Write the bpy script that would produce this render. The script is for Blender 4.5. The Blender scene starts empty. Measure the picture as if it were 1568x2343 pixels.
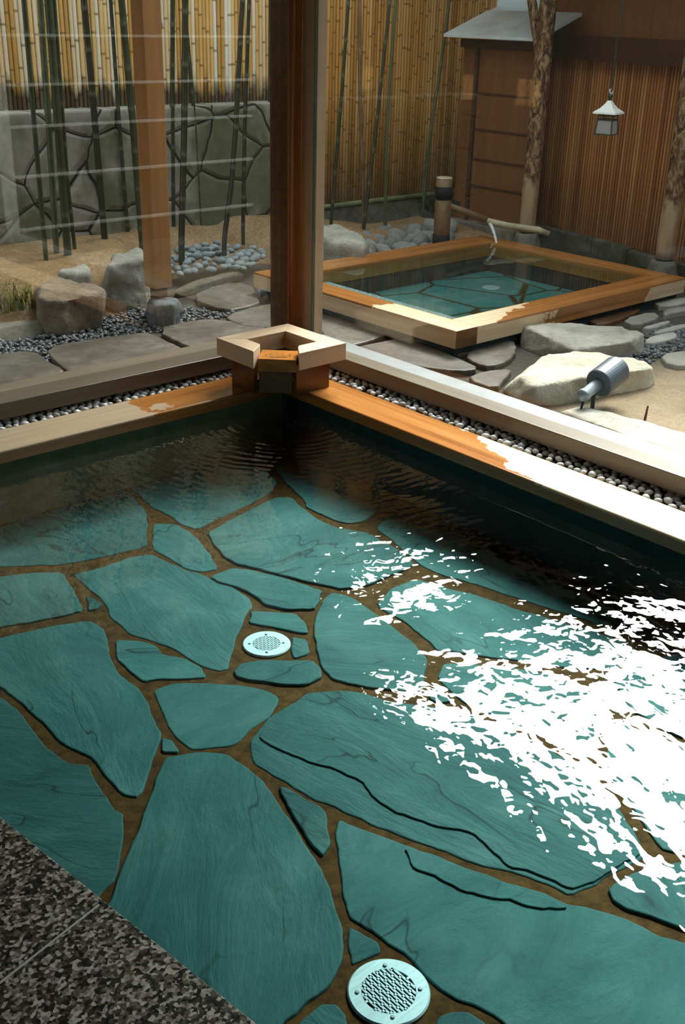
import bpy, bmesh, math, random
from mathutils import Vector, Matrix, noise
from mathutils.bvhtree import BVHTree
from mathutils.geometry import tessellate_polygon
SC = bpy.context.scene
COL = SC.collection

# ------------------------------------------------------------------ camera
H = 1.45
F_PX = 2500.0
cam_d = bpy.data.cameras.new('camera')
cam = bpy.data.objects.new('camera', cam_d)
COL.objects.link(cam)
cam_d.sensor_fit = 'VERTICAL'
cam_d.sensor_height = 24.0
cam_d.sensor_width = 24.0 * 1568 / 2343
cam_d.lens = 24.0 * F_PX / 2343
cam_d.clip_start = 0.05
cam_d.clip_end = 300
RIGHT = Vector((0.7457961206982123, -0.6657257480312176, 0.024441251190835386))
DOWN = Vector((-0.261523759019745, -0.3263278131106268, -0.9083586746757132))
FWD = Vector((0.6126936182299273, 0.6710584078891432, -0.41747711719519226))
mw = Matrix.Identity(4)
for r in range(3):
    mw[r][0], mw[r][1], mw[r][2] = RIGHT[r], -DOWN[r], -FWD[r]
mw[2][3] = H
cam.matrix_world = mw
SC.camera = cam

# ------------------------------------------------------------------ view, render
SC.view_settings.view_transform = 'Standard'
SC.view_settings.look = 'None'
SC.view_settings.gamma = 1.0
SC.view_settings.use_curve_mapping = False
SC.view_settings.exposure = 0.2
SC.cycles.use_denoising = True
SC.cycles.max_bounces = 10
SC.cycles.diffuse_bounces = 5
SC.cycles.glossy_bounces = 4
SC.cycles.transparent_max_bounces = 32
SC.cycles.caustics_reflective = False
SC.cycles.caustics_refractive = False
SC.cycles.sample_clamp_indirect = 6.0

# ------------------------------------------------------------------ sky: milky overcast with a bright veiled sun
SUN_AZ = math.radians(28.0)      # from +x towards +y
SUN_EL = math.radians(41.0)
GLOW = 70.0
GLOW_N = 24.0
SKY = 1.7
sun_dir = Vector((math.cos(SUN_EL) * math.cos(SUN_AZ), math.cos(SUN_EL) * math.sin(SUN_AZ), math.sin(SUN_EL)))
world = bpy.data.worlds.new('sky')
SC.world = world
world.use_nodes = True
wn = world.node_tree
wn.nodes.clear()
def wnode(t, **k):
    n = wn.nodes.new(t)
    for a, b in k.items():
        setattr(n, a, b)
    return n
tc = wnode('ShaderNodeTexCoord')
nrm = wnode('ShaderNodeVectorMath', operation='NORMALIZE'); wn.links.new(tc.outputs['Generated'], nrm.inputs[0])
dot = wnode('ShaderNodeVectorMath', operation='DOT_PRODUCT'); wn.links.new(nrm.outputs[0], dot.inputs[0]); dot.inputs[1].default_value = sun_dir
mx = wnode('ShaderNodeMath', operation='MAXIMUM'); wn.links.new(dot.outputs['Value'], mx.inputs[0]); mx.inputs[1].default_value = 0.0
pw = wnode('ShaderNodeMath', operation='POWER'); wn.links.new(mx.outputs[0], pw.inputs[0]); pw.inputs[1].default_value = GLOW_N
sep = wnode('ShaderNodeSeparateXYZ'); wn.links.new(nrm.outputs[0], sep.inputs[0])
gr = wnode('ShaderNodeMapRange'); wn.links.new(sep.outputs['Z'], gr.inputs['Value'])
gr.inputs['From Min'].default_value = -0.02; gr.inputs['From Max'].default_value = 0.05
gr.inputs['To Min'].default_value = 0.12; gr.inputs['To Max'].default_value = SKY
bgA = wnode('ShaderNodeBackground'); bgA.inputs['Color'].default_value = (0.90, 0.97, 1.0, 1); wn.links.new(gr.outputs[0], bgA.inputs['Strength'])
gm = wnode('ShaderNodeMath', operation='MULTIPLY'); wn.links.new(pw.outputs[0], gm.inputs[0]); gm.inputs[1].default_value = GLOW
bgB = wnode('ShaderNodeBackground'); bgB.inputs['Color'].default_value = (1.0, 0.97, 0.9, 1); wn.links.new(gm.outputs[0], bgB.inputs['Strength'])
ad = wnode('ShaderNodeAddShader'); wn.links.new(bgA.outputs[0], ad.inputs[0]); wn.links.new(bgB.outputs[0], ad.inputs[1])
wo = wnode('ShaderNodeOutputWorld'); wn.links.new(ad.outputs[0], wo.inputs['Surface'])

# ------------------------------------------------------------------ data (metres; pool rim top is z = 0)
SLABS=[[(1.153,2.786),(1.31,2.751),(1.414,2.707),(1.42,2.626),(1.355,2.485),(1.324,2.39),(1.329,2.27),(1.285,2.143),(1.258,2.064),(1.175,1.977),(1.08,1.886),(1.051,1.926),(1.061,2.039),(1.068,2.106),(1.038,2.198),(1.045,2.305),(1.044,2.402),(1.035,2.542),(1.018,2.672),(1.08,2.807)],[(1.016,2.502),(1.024,2.401),(1.004,2.227),(1.011,2.126),(1.048,2.072),(1.026,1.99),(1.01,1.887),(1.02,1.858),(0.945,1.746),(0.889,1.686),(0.852,1.674),(0.785,1.623),(0.69,1.961),(0.998,2.63)],[(1.181,1.951),(1.216,1.975),(1.294,1.936),(1.339,1.887),(1.348,1.811),(1.348,1.753),(1.322,1.645),(1.287,1.523),(1.253,1.404),(1.209,1.312),(1.154,1.222),(1.114,1.187),(1.054,1.157),(0.996,1.158),(0.932,1.148),(0.88,1.134),(0.813,1.307),(0.822,1.624),(0.849,1.638),(0.925,1.712),(1.002,1.776),(1.089,1.864)],[(1.358,2.257),(1.417,2.248),(1.481,2.204),(1.561,2.12),(1.596,2.06),(1.608,2.002),(1.581,1.975),(1.514,1.94),(1.453,1.932),(1.375,1.905),(1.332,1.934),(1.28,1.962),(1.281,2.032),(1.297,2.09),(1.319,2.163)],[(1.256,2.053),(1.267,2.022),(1.252,1.972),(1.218,2.002)],[(1.414,2.552),(1.471,2.505),(1.49,2.45),(1.48,2.395),(1.519,2.334),(1.526,2.267),(1.51,2.212),(1.456,2.242),(1.402,2.29),(1.358,2.306),(1.354,2.359),(1.364,2.472)],[(1.469,2.682),(1.468,2.553),(1.499,2.479),(1.522,2.395),(1.531,2.284),(1.552,2.215),(1.581,2.207),(1.645,2.277),(1.721,2.346),(1.8,2.418),(1.864,2.456),(1.888,2.511),(1.889,2.607),(1.871,2.681),(1.864,2.747),(1.836,2.811),(1.826,2.903),(1.812,2.979),(1.746,3.002),(1.657,2.998),(1.6,3.002),(1.524,3.015),(1.513,2.893),(1.512,2.781)],[(1.33,3.149),(1.42,3.108),(1.502,3.049),(1.489,2.972),(1.463,2.877),(1.432,2.774),(1.343,2.786),(1.18,2.84),(1.082,2.871),(1.231,3.201)],[(1.502,3.503),(1.698,3.543),(1.899,3.568),(2.023,3.552),(2.032,3.462),(1.996,3.305),(1.93,3.183),(1.839,3.046),(1.787,3.039),(1.616,3.073),(1.53,3.1),(1.362,3.216),(1.265,3.275),(1.365,3.497)],[(1.485,2.859),(1.501,2.771),(1.466,2.756),(1.441,2.762)],[(1.958,3.185),(2.014,3.13),(2.02,3.039),(2.01,2.977),(1.973,2.849),(1.928,2.736),(1.875,2.75),(1.842,2.806),(1.841,2.925),(1.833,2.997),(1.871,3.065)],[(2.056,3.593),(2.159,3.634),(2.274,3.615),(2.379,3.593),(2.501,3.528),(2.565,3.459),(2.603,3.343),(2.57,3.214),(2.474,3.136),(2.349,3.101),(2.167,3.066),(2.049,3.039),(2.031,3.112),(2.042,3.202),(2.028,3.315),(2.047,3.406),(2.059,3.506)],[(2.623,3.29),(2.695,3.356),(2.787,3.321),(2.8,3.138),(2.761,2.908),(2.699,2.742),(2.597,2.706),(2.52,2.719),(2.494,2.789),(2.49,2.925),(2.534,3.018),(2.57,3.144)],[(2.059,2.984),(2.188,3.025),(2.377,3.068),(2.456,3.08),(2.504,3.041),(2.467,2.912),(2.45,2.789),(2.464,2.705),(2.519,2.622),(2.509,2.428),(2.473,2.327),(2.344,2.324),(2.239,2.321),(2.155,2.358),(2.131,2.409),(2.1,2.474),(2.061,2.566),(2.033,2.651),(1.994,2.724),(1.994,2.788),(2.025,2.896)],[(2.578,2.638),(2.684,2.677),(2.73,2.467),(2.743,2.16),(2.755,1.881),(2.768,1.679),(2.814,1.481),(2.745,1.436),(2.659,1.602),(2.629,1.732),(2.576,1.922),(2.541,2.083),(2.502,2.187),(2.483,2.294),(2.526,2.446)],[(2.17,2.205),(2.281,2.259),(2.404,2.258),(2.445,2.134),(2.486,2.034),(2.515,1.89),(2.578,1.71),(2.614,1.57),(2.595,1.462),(2.452,1.487),(2.355,1.573),(2.278,1.692),(2.199,1.795),(2.162,1.851),(2.13,1.884),(2.146,1.946),(2.173,2.077)],[(1.995,2.294),(2.063,2.341),(2.12,2.363),(2.145,2.305),(2.14,2.219),(2.12,2.092),(2.102,1.959),(2.078,1.883),(1.991,1.807),(1.919,1.752),(1.899,1.791),(1.852,1.85),(1.8,1.922),(1.779,1.974),(1.794,2.03),(1.842,2.115),(1.917,2.218)],[(1.868,2.703),(1.963,2.707),(2.006,2.652),(2.059,2.54),(2.08,2.45),(2.1,2.388),(2.058,2.353),(1.996,2.311),(1.926,2.376),(1.895,2.438),(1.906,2.515),(1.896,2.593),(1.867,2.651)],[(1.838,2.433),(1.889,2.385),(1.934,2.33),(1.927,2.261),(1.887,2.209),(1.858,2.249),(1.822,2.323),(1.783,2.379)],[(1.842,2.229),(1.865,2.187),(1.817,2.12),(1.762,2.128),(1.799,2.183)],[(1.584,2.186),(1.624,2.204),(1.683,2.184),(1.742,2.128),(1.802,2.085),(1.789,2.034),(1.761,1.995),(1.708,1.995),(1.661,2.029),(1.594,2.116),(1.574,2.159)],[(1.426,1.896),(1.468,1.919),(1.536,1.95),(1.622,1.957),(1.687,1.97),(1.758,1.922),(1.802,1.875),(1.831,1.794),(1.887,1.718),(1.956,1.644),(2.003,1.417),(2.002,1.205),(1.922,1.057),(1.86,0.964),(1.805,0.97),(1.715,0.986),(1.687,0.983),(1.623,1.002),(1.614,1.045),(1.592,1.103),(1.535,1.2),(1.501,1.302),(1.469,1.38),(1.44,1.466),(1.419,1.563),(1.398,1.608),(1.382,1.736),(1.373,1.816),(1.397,1.864)],[(1.363,1.696),(1.376,1.678),(1.395,1.559),(1.353,1.501),(1.324,1.46),(1.286,1.443),(1.289,1.489),(1.317,1.578),(1.347,1.672)],[(1.394,1.519),(1.42,1.445),(1.452,1.363),(1.485,1.286),(1.514,1.196),(1.552,1.109),(1.586,1.034),(1.596,0.987),(1.621,0.958),(1.641,0.919),(1.66,0.87),(1.672,0.81),(1.696,0.762),(1.745,0.638),(1.479,0.488),(1.197,0.73),(1.257,0.87),(1.245,0.94),(1.226,0.97),(1.219,1.012),(1.221,1.044),(1.227,1.108),(1.22,1.194),(1.207,1.262),(1.221,1.297),(1.264,1.356),(1.307,1.413),(1.34,1.461)],[(1.19,1.251),(1.202,1.223),(1.209,1.176),(1.192,1.155),(1.153,1.163),(1.124,1.17),(1.155,1.212)],[(0.987,1.14),(1.019,1.14),(1.041,1.121),(1.034,1.088),(1.012,1.046),(0.929,1.079),(0.915,1.126)],[(1.17,0.971),(1.201,0.959),(1.222,0.943),(1.228,0.902),(1.222,0.853),(1.148,0.842),(1.115,0.944)],[(1.695,0.956),(1.721,0.959),(1.786,0.951),(1.819,0.937),(1.91,0.897),(1.998,0.847),(1.787,0.661),(1.725,0.78),(1.706,0.838),(1.68,0.9),(1.675,0.932)],[(2.018,1.786),(2.094,1.832),(2.162,1.763),(2.245,1.664),(2.319,1.545),(2.31,1.4),(2.122,1.293),(2.033,1.397),(1.997,1.583),(1.985,1.669)],[(1.976,1.768),(1.98,1.719),(1.971,1.676),(1.927,1.695),(1.925,1.727)],[(2.422,1.466),(2.584,1.439),(2.764,1.387),(2.844,1.257),(2.439,1.028),(2.311,1.16),(2.321,1.335)],[(2.249,1.341),(2.268,1.147),(2.395,1.004),(2.066,0.818),(1.932,0.908),(1.9,0.958),(1.971,1.078),(2.044,1.215)]]
TERR=[(21,[(1.443,1.885),(1.456,1.813),(1.479,1.734),(1.511,1.668),(1.533,1.586),(1.511,1.503),(1.513,1.447),(1.531,1.399),(1.565,1.338),(1.604,1.276),(1.595,1.207),(1.586,1.14),(1.611,1.11),(1.628,1.056),(1.635,1.011),(1.689,0.994),(1.722,0.994),(1.81,0.982),(1.857,0.976),(1.914,1.064),(1.986,1.206),(1.983,1.409),(1.941,1.63),(1.872,1.703),(1.815,1.778),(1.786,1.857),(1.742,1.904),(1.672,1.952),(1.62,1.94),(1.527,1.929),(1.476,1.908)]),(23,[(1.44,1.337),(1.418,1.273),(1.437,1.23),(1.448,1.16),(1.48,1.112),(1.51,1.07),(1.536,1.018),(1.581,0.977),(1.581,1.0),(1.538,1.097),(1.502,1.184),(1.472,1.274),(1.455,1.33)])]
FLAGS={'A':[(2.474,4.982),(2.717,4.972),(3.032,4.927),(3.045,4.863),(3.02,4.494),(2.982,4.408),(2.641,4.427),(2.37,4.486),(2.389,4.69)],'B':[(3.089,4.939),(3.394,4.962),(3.502,4.906),(3.622,4.51),(3.514,4.376),(3.162,4.417),(3.047,4.503)],'C':[(2.093,4.959),(2.247,4.999),(2.411,4.952),(2.373,4.747),(2.36,4.51),(2.133,4.501),(1.998,4.485),(1.868,4.471)],'D':[(3.556,4.938),(3.848,4.995),(4.003,4.985),(4.147,4.777),(3.971,4.478),(3.764,4.46),(3.573,4.602),(3.503,4.744)],'E':[(3.641,5.408),(3.988,5.578),(4.18,5.515),(3.933,5.063),(3.817,5.018),(3.623,5.01)],'G':[(4.134,4.723),(4.101,4.477),(4.066,4.103),(3.875,4.054),(3.7,4.053),(3.69,4.193),(3.842,4.459)],'H':[(3.689,4.021),(3.864,4.01),(4.022,4.007),(4.091,3.893),(4.041,3.706),(4.005,3.521),(3.965,3.368),(3.847,3.404),(3.738,3.594),(3.701,3.836)],'I':[(4.074,3.584),(4.329,3.662),(4.518,3.626),(4.374,3.475),(4.186,3.375),(4.041,3.364),(4.016,3.457)],'J':[(3.95,3.343),(4.102,3.273),(3.97,3.205),(3.785,3.113),(3.79,3.309)],'K':[(5.358,3.526),(5.667,3.523),(5.586,3.407),(5.289,3.386)],'L':[(5.856,3.662),(6.104,3.621),(6.189,3.531),(5.961,3.505),(5.797,3.545)],'M':[(5.277,3.349),(5.537,3.345),(5.549,3.312),(5.322,3.293)],'N':[(5.132,3.21),(5.372,3.198),(5.348,3.138),(5.248,3.102),(5.023,3.131)],'O':[(5.277,3.257),(5.539,3.26),(5.614,3.205),(5.45,3.197),(5.252,3.22)],'P':[(5.74,3.496),(5.917,3.483),(5.957,3.388),(5.723,3.419),(5.621,3.406)],'Q':[(5.173,3.638),(5.626,3.683),(5.697,3.605),(5.545,3.562),(5.326,3.525),(5.14,3.52)],'S':[(4.924,2.982),(5.09,2.936),(5.155,2.867),(4.941,2.736),(4.777,2.833)],'T':[(4.143,4.235),(4.153,3.973),(4.108,3.676),(4.355,3.716),(4.056,3.568),(4.092,3.738),(4.128,3.917),(4.095,4.049)]}
ROCKS={'brown':([(2.877,6.032),(2.646,5.363),(2.686,5.151),(2.985,5.256),(3.288,5.733)],-0.17,[(2.73,5.457),(2.932,5.612),(2.98,5.405),(2.929,5.188),(2.713,5.164),(2.605,5.243)],0.05),'gray':([(3.178,5.682),(3.492,5.584)],-0.17,[(3.298,5.64),(3.541,5.754),(3.382,5.432),(3.105,5.397)],0.13),'flat':([(3.239,6.318),(3.437,6.176)],-0.14,[(3.023,5.8),(3.132,5.87),(3.17,5.71),(3.078,5.535),(2.923,5.617)],0.07),'base':([(3.265,5.318),(3.241,5.193),(3.338,5.098),(3.483,5.206)],-0.18,[(3.212,5.134),(3.314,5.16),(3.334,5.046),(3.236,4.934),(3.142,5.003)],-0.02),'behind':([(4.999,5.978),(5.075,5.853),(5.3,5.804),(5.557,5.849)],-0.16,[(4.934,5.788),(5.039,5.818),(5.139,5.771),(4.984,5.335),(4.86,5.151),(4.719,5.425)],0.1),'big':([(3.844,3.139),(3.783,2.989),(3.866,2.84),(4.076,2.84),(4.35,2.79),(4.545,2.75)],-0.17,[(3.854,3.036),(4.159,3.154),(4.372,3.134),(4.496,3.041),(4.53,2.884),(4.462,2.719),(4.292,2.744),(4.055,2.841),(3.782,2.889)],-0.05),'block':([(4.494,3.556),(4.434,3.192),(4.932,3.074)],-0.17,[(4.558,3.604),(4.537,3.457),(4.416,3.144),(4.757,3.066),(4.962,3.12),(4.968,3.268),(4.868,3.453),(4.693,3.583)],-0.06),'edge':([(3.815,2.776),(3.809,2.433),(3.74,2.052)],-0.17,[(3.77,2.735),(3.786,2.469),(3.706,2.04),(3.967,2.142),(3.949,2.495),(3.903,2.705)],-0.12),'curbl':([(2.262,5.235),(2.492,5.213),(2.683,5.249)],-0.17,[(2.353,5.409),(2.562,5.332),(2.698,5.31),(2.687,5.262),(2.302,5.299)],-0.09),'curbr':([(3.685,5.635),(3.974,5.654),(4.359,5.774)],-0.17,[(3.608,5.508),(3.903,5.552),(4.282,5.695),(4.312,5.754),(3.93,5.636),(3.643,5.566)],-0.1)}
BAM=[([(2.998,5.905,0.07),(2.999,5.905,0.796),(3.001,5.905,1.456)],0.014),([(3.148,6.058,0.07),(3.166,6.058,0.799),(3.177,6.058,1.458)],0.0184),([(3.172,5.964,0.07),(3.174,5.964,0.806),(3.175,5.964,1.459)],0.0235),([(3.281,6.076,0.07),(3.267,6.076,0.473),(3.27,6.076,1.123)],0.012),([(3.589,6.247,0.07),(3.574,6.247,0.79),(3.555,6.247,1.465)],0.0209),([(3.849,6.393,0.07),(3.83,6.393,0.794),(3.82,6.393,1.47)],0.013),([(3.731,6.03,0.07),(3.707,6.03,0.803),(3.675,6.03,1.47)],0.0221),([(4.226,6.426,0.07),(4.249,6.426,0.693),(4.29,6.426,1.48)],0.0165),([(3.915,5.868,0.07),(3.97,5.868,0.805),(4.005,5.868,1.48)],0.0207),([(4.455,6.433,0.07),(4.432,6.433,0.795),(4.387,6.433,1.381)],0.0152),([(4.239,5.855,0.07),(4.307,5.855,0.422),(4.348,5.855,0.765),(4.412,5.855,1.489)],0.017),([(4.622,6.16,0.07),(4.647,6.16,0.699),(4.695,6.16,1.493)],0.0136),([(5.103,6.474,0.07),(5.11,6.474,0.797),(5.117,6.474,1.499)],0.0145),([(5.315,6.03,0.02),(5.4,6.03,1.019),(5.435,6.03,1.511)],0.0126),([(5.589,5.972,0.02),(5.536,5.972,0.645),(5.502,5.972,1.057),(5.483,5.972,1.513)],0.0145),([(5.54,5.92,0.02),(5.623,5.92,0.646),(5.717,5.92,1.519)],0.0127),([(5.811,5.976,0.02),(5.789,5.976,0.488),(5.8,5.976,1.052),(5.827,5.976,1.521)],0.0131),([(6.593,6.345,0.02),(6.616,6.345,0.477),(6.707,6.345,1.096),(6.759,6.345,1.538)],0.0125)]

# ------------------------------------------------------------------ material helpers
class NT:
    def __init__(self, name):
        self.m = bpy.data.materials.new(name)
        self.m.use_nodes = True
        self.t = self.m.node_tree
        self.t.nodes.clear()
        self.out = self.n('ShaderNodeOutputMaterial')
        self._tc = None
    def n(self, t, **k):
        x = self.t.nodes.new(t)
        for a, b in k.items():
            setattr(x, a, b)
        return x
    def l(self, a, b):
        self.t.links.new(a, b)
    def setin(self, node, key, v):
        if hasattr(v, 'node'):
            self.l(v, node.inputs[key])
        else:
            node.inputs[key].default_value = v
    def obj(self):
        if not self._tc:
            self._tc = self.n('ShaderNodeTexCoord')
        return self._tc.outputs['Object']
    def pos(self):
        return self.n('ShaderNodeNewGeometry').outputs['Position']
    def mapping(self, vec, scale=(1, 1, 1), loc=(0, 0, 0), rot=(0, 0, 0)):
        m = self.n('ShaderNodeMapping')
        self.l(vec, m.inputs['Vector'])
        m.inputs['Scale'].default_value = scale
        m.inputs['Location'].default_value = loc
        m.inputs['Rotation'].default_value = rot
        return m.outputs[0]
    def noise(self, vec, scale=5.0, detail=4.0, rough=0.55, dist=0.0, lac=2.0):
        x = self.n('ShaderNodeTexNoise')
        self.l(vec, x.inputs['Vector'])
        x.inputs['Scale'].default_value = scale
        x.inputs['Detail'].default_value = detail
        x.inputs['Roughness'].default_value = rough
        x.inputs['Distortion'].default_value = dist
        x.inputs['Lacunarity'].default_value = lac
        return x.outputs['Fac']
    def vor(self, vec, scale, feature='F1', rand=1.0, out='Distance'):
        x = self.n('ShaderNodeTexVoronoi', feature=feature)
        self.l(vec, x.inputs['Vector'])
        x.inputs['Scale'].default_value = scale
        x.inputs['Randomness'].default_value = rand
        return x.outputs[out]
    def ramp(self, fac, stops, interp='LINEAR'):
        r = self.n('ShaderNodeValToRGB')
        r.color_ramp.interpolation = interp
        e = r.color_ramp.elements
        while len(e) < len(stops):
            e.new(0.5)
        for i, (p, c) in enumerate(stops):
            e[i].position = p
            if not hasattr(c, '__len__'):
                c = (c, c, c)
            e[i].color = (*c, 1)
        self.l(fac, r.inputs[0])
        return r.outputs[0]
    def mix(self, fac, a, b, mode='MIX'):
        x = self.n('ShaderNodeMix', data_type='RGBA', blend_type=mode)
        for k, v in ((0, fac), (6, a), (7, b)):
            if hasattr(v, 'node'):
                self.l(v, x.inputs[k])
            elif k == 0:
                x.inputs[k].default_value = v
            else:
                x.inputs[k].default_value = (*v, 1) if len(v) == 3 else v
        return x.outputs[2]
    def math(self, op, a, b=0.0, c=None, clamp=False):
        x = self.n('ShaderNodeMath', operation=op)
        x.use_clamp = clamp
        for i, v in enumerate((a, b) if c is None else (a, b, c)):
            if hasattr(v, 'node'):
                self.l(v, x.inputs[i])
            else:
                x.inputs[i].default_value = v
        return x.outputs[0]
    def xyz(self, vec):
        s = self.n('ShaderNodeSeparateXYZ')
        self.l(vec, s.inputs[0])
        return s.outputs
    def mrange(self, v, a, b, c=0.0, d=1.0, smooth=False):
        r = self.n('ShaderNodeMapRange')
        if smooth:
            r.interpolation_type = 'SMOOTHSTEP'
        self.l(v, r.inputs['Value'])
        for k, q in (('From Min', a), ('From Max', b), ('To Min', c), ('To Max', d)):
            r.inputs[k].default_value = q
        return r.outputs[0]
    def bump(self, height, strength=0.5, dist=0.01, normal=None):
        b = self.n('ShaderNodeBump')
        self.l(height, b.inputs['Height'])
        b.inputs['Strength'].default_value = strength
        b.inputs['Distance'].default_value = dist
        if normal is not None:
            self.l(normal, b.inputs['Normal'])
        return b.outputs[0]
    def bsdf(self, color, rough=0.6, normal=None, spec=0.5, metal=0.0, **kw):
        p = self.n('ShaderNodeBsdfPrincipled')
        if not hasattr(color, 'node') and len(color) == 3:
            color = (*color, 1)
        self.setin(p, 'Base Color', color)
        self.setin(p, 'Roughness', rough)
        self.setin(p, 'Metallic', metal)
        self.setin(p, 'Specular IOR Level', spec)
        if normal is not None:
            self.l(normal, p.inputs['Normal'])
        for k, v in kw.items():
            self.setin(p, k, v)
        self.l(p.outputs[0], self.out.inputs['Surface'])
        return p
    def rnd(self):
        return self.n('ShaderNodeObjectInfo').outputs['Random']
    def attr(self, name='rnd'):
        return self.n('ShaderNodeAttribute', attribute_name=name).outputs['Fac']

MAT = {}
def simple(name, col, rough=0.6, spec=0.5, metal=0.0, nscale=None, namt=0.25, bump=0.0, bdist=0.004):
    n = NT(name)
    c, nm = col, None
    if nscale:
        f = n.noise(n.obj(), nscale, 5)
        d = tuple(x * (1 - namt) for x in col); b = tuple(min(1, x * (1 + namt)) for x in col)
        c = n.ramp(f, [(0.3, d), (0.7, b)])
        if bump:
            nm = n.bump(f, bump, bdist)
    n.bsdf(c, rough, nm, spec, metal)
    MAT[name] = n.m
    return n.m

def wood(name, light, dark, axis='x', rough=0.5, spec=0.4, scale=1.0):
    n = NT(name)
    sc = {'x': (1.2, 22, 22), 'y': (22, 1.2, 22), 'z': (22, 22, 1.2)}[axis]
    v = n.mapping(n.obj(), tuple(s * scale for s in sc))
    g = n.noise(v, 1.0, 6, 0.6, 0.6)
    f = n.noise(n.mapping(n.obj(), tuple(s * scale * 4 for s in sc)), 1.0, 3, 0.6)
    c = n.ramp(g, [(0.3, dark), (0.65, light)])
    c = n.mix(n.math('MULTIPLY', f, 0.5), c, dark)
    n.bsdf(c, rough, n.bump(f, 0.15, 0.002), spec)
    MAT[name] = n.m
    return n.m

wood('wood_pale', (0.66, 0.47, 0.31), (0.50, 0.33, 0.19), 'z', 0.55)
wood('wood_pale_x', (0.74, 0.58, 0.42), (0.58, 0.42, 0.27), 'x', 0.5)
wood('wood_pale_y', (0.74, 0.58, 0.42), (0.58, 0.42, 0.27), 'y', 0.5)
wood('wood_red', (0.40, 0.17, 0.065), (0.24, 0.085, 0.03), 'z', 0.4)
wood('wood_post', (0.50, 0.235, 0.075), (0.36, 0.155, 0.045), 'z', 0.55)
wood('wood_dark', (0.10, 0.045, 0.025), (0.05, 0.022, 0.012), 'x', 0.6)
wood('wood_wet', (0.40, 0.16, 0.03), (0.20, 0.065, 0.012), 'x', 0.15, 0.6)
wood('wood_lip', (0.62, 0.25, 0.045), (0.36, 0.12, 0.02), 'x', 0.25, 0.5)
wood('wood_soaked', (0.20, 0.07, 0.016), (0.09, 0.03, 0.008), 'x', 0.25, 0.5)
wood('wood_sill_x', (0.17, 0.145, 0.11), (0.10, 0.082, 0.06), 'x', 0.3)
wood('wood_sill_y', (0.20, 0.172, 0.13), (0.12, 0.10, 0.073), 'y', 0.3)
wood('board_brown', (0.23, 0.10, 0.032), (0.155, 0.064, 0.02), 'z', 0.55)
wood('beam_maroon', (0.075, 0.026, 0.02), (0.05, 0.018, 0.014), 'y', 0.5)
wood('ceiling_wood', (0.09, 0.05, 0.025), (0.055, 0.03, 0.015), 'x', 0.6)
simple('metal_dark', (0.05, 0.055, 0.06), 0.4, 0.5, 0.6)
simple('metal_lamp', (0.34, 0.40, 0.47), 0.35, 0.5, 0.4, 40, 0.12)
simple('sill_flashing', (0.27, 0.30, 0.32), 0.3, 0.5, 0.1, 8, 0.15)
simple('metal_barrel', (0.11, 0.14, 0.18), 0.4, 0.5, 0.2, 40, 0.12)
simple('metal_roof', (0.62, 0.74, 0.78), 0.35, 0.5, 0.1, 6, 0.15)
simple('plaster', (0.16, 0.14, 0.11), 0.9, 0.2, 0, 8, 0.1)
simple('room_wood', (0.03, 0.018, 0.011), 0.7, 0.3, 0, 8, 0.2)
simple('black_binding', (0.012, 0.012, 0.016), 0.8, 0.3)
simple('iron_green', (0.03, 0.055, 0.045), 0.5, 0.4, 0.3)
simple('paper_glass', (0.62, 0.60, 0.60), 0.4, 0.4)
simple('lantern_white', (0.80, 0.84, 0.80), 0.4, 0.4)
simple('rail_paint', (0.55, 0.60, 0.60), 0.5, 0.4)
simple('rust', (0.16, 0.06, 0.03), 0.9, 0.2)
simple('green_leaf', (0.16, 0.28, 0.07), 0.6, 0.3, 0, 20, 0.4)
simple('grass_dry', (0.17, 0.18, 0.05), 0.7, 0.2, 0, 9, 0.5)
simple('tile_grout', (0.42, 0.44, 0.44), 0.7)

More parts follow.
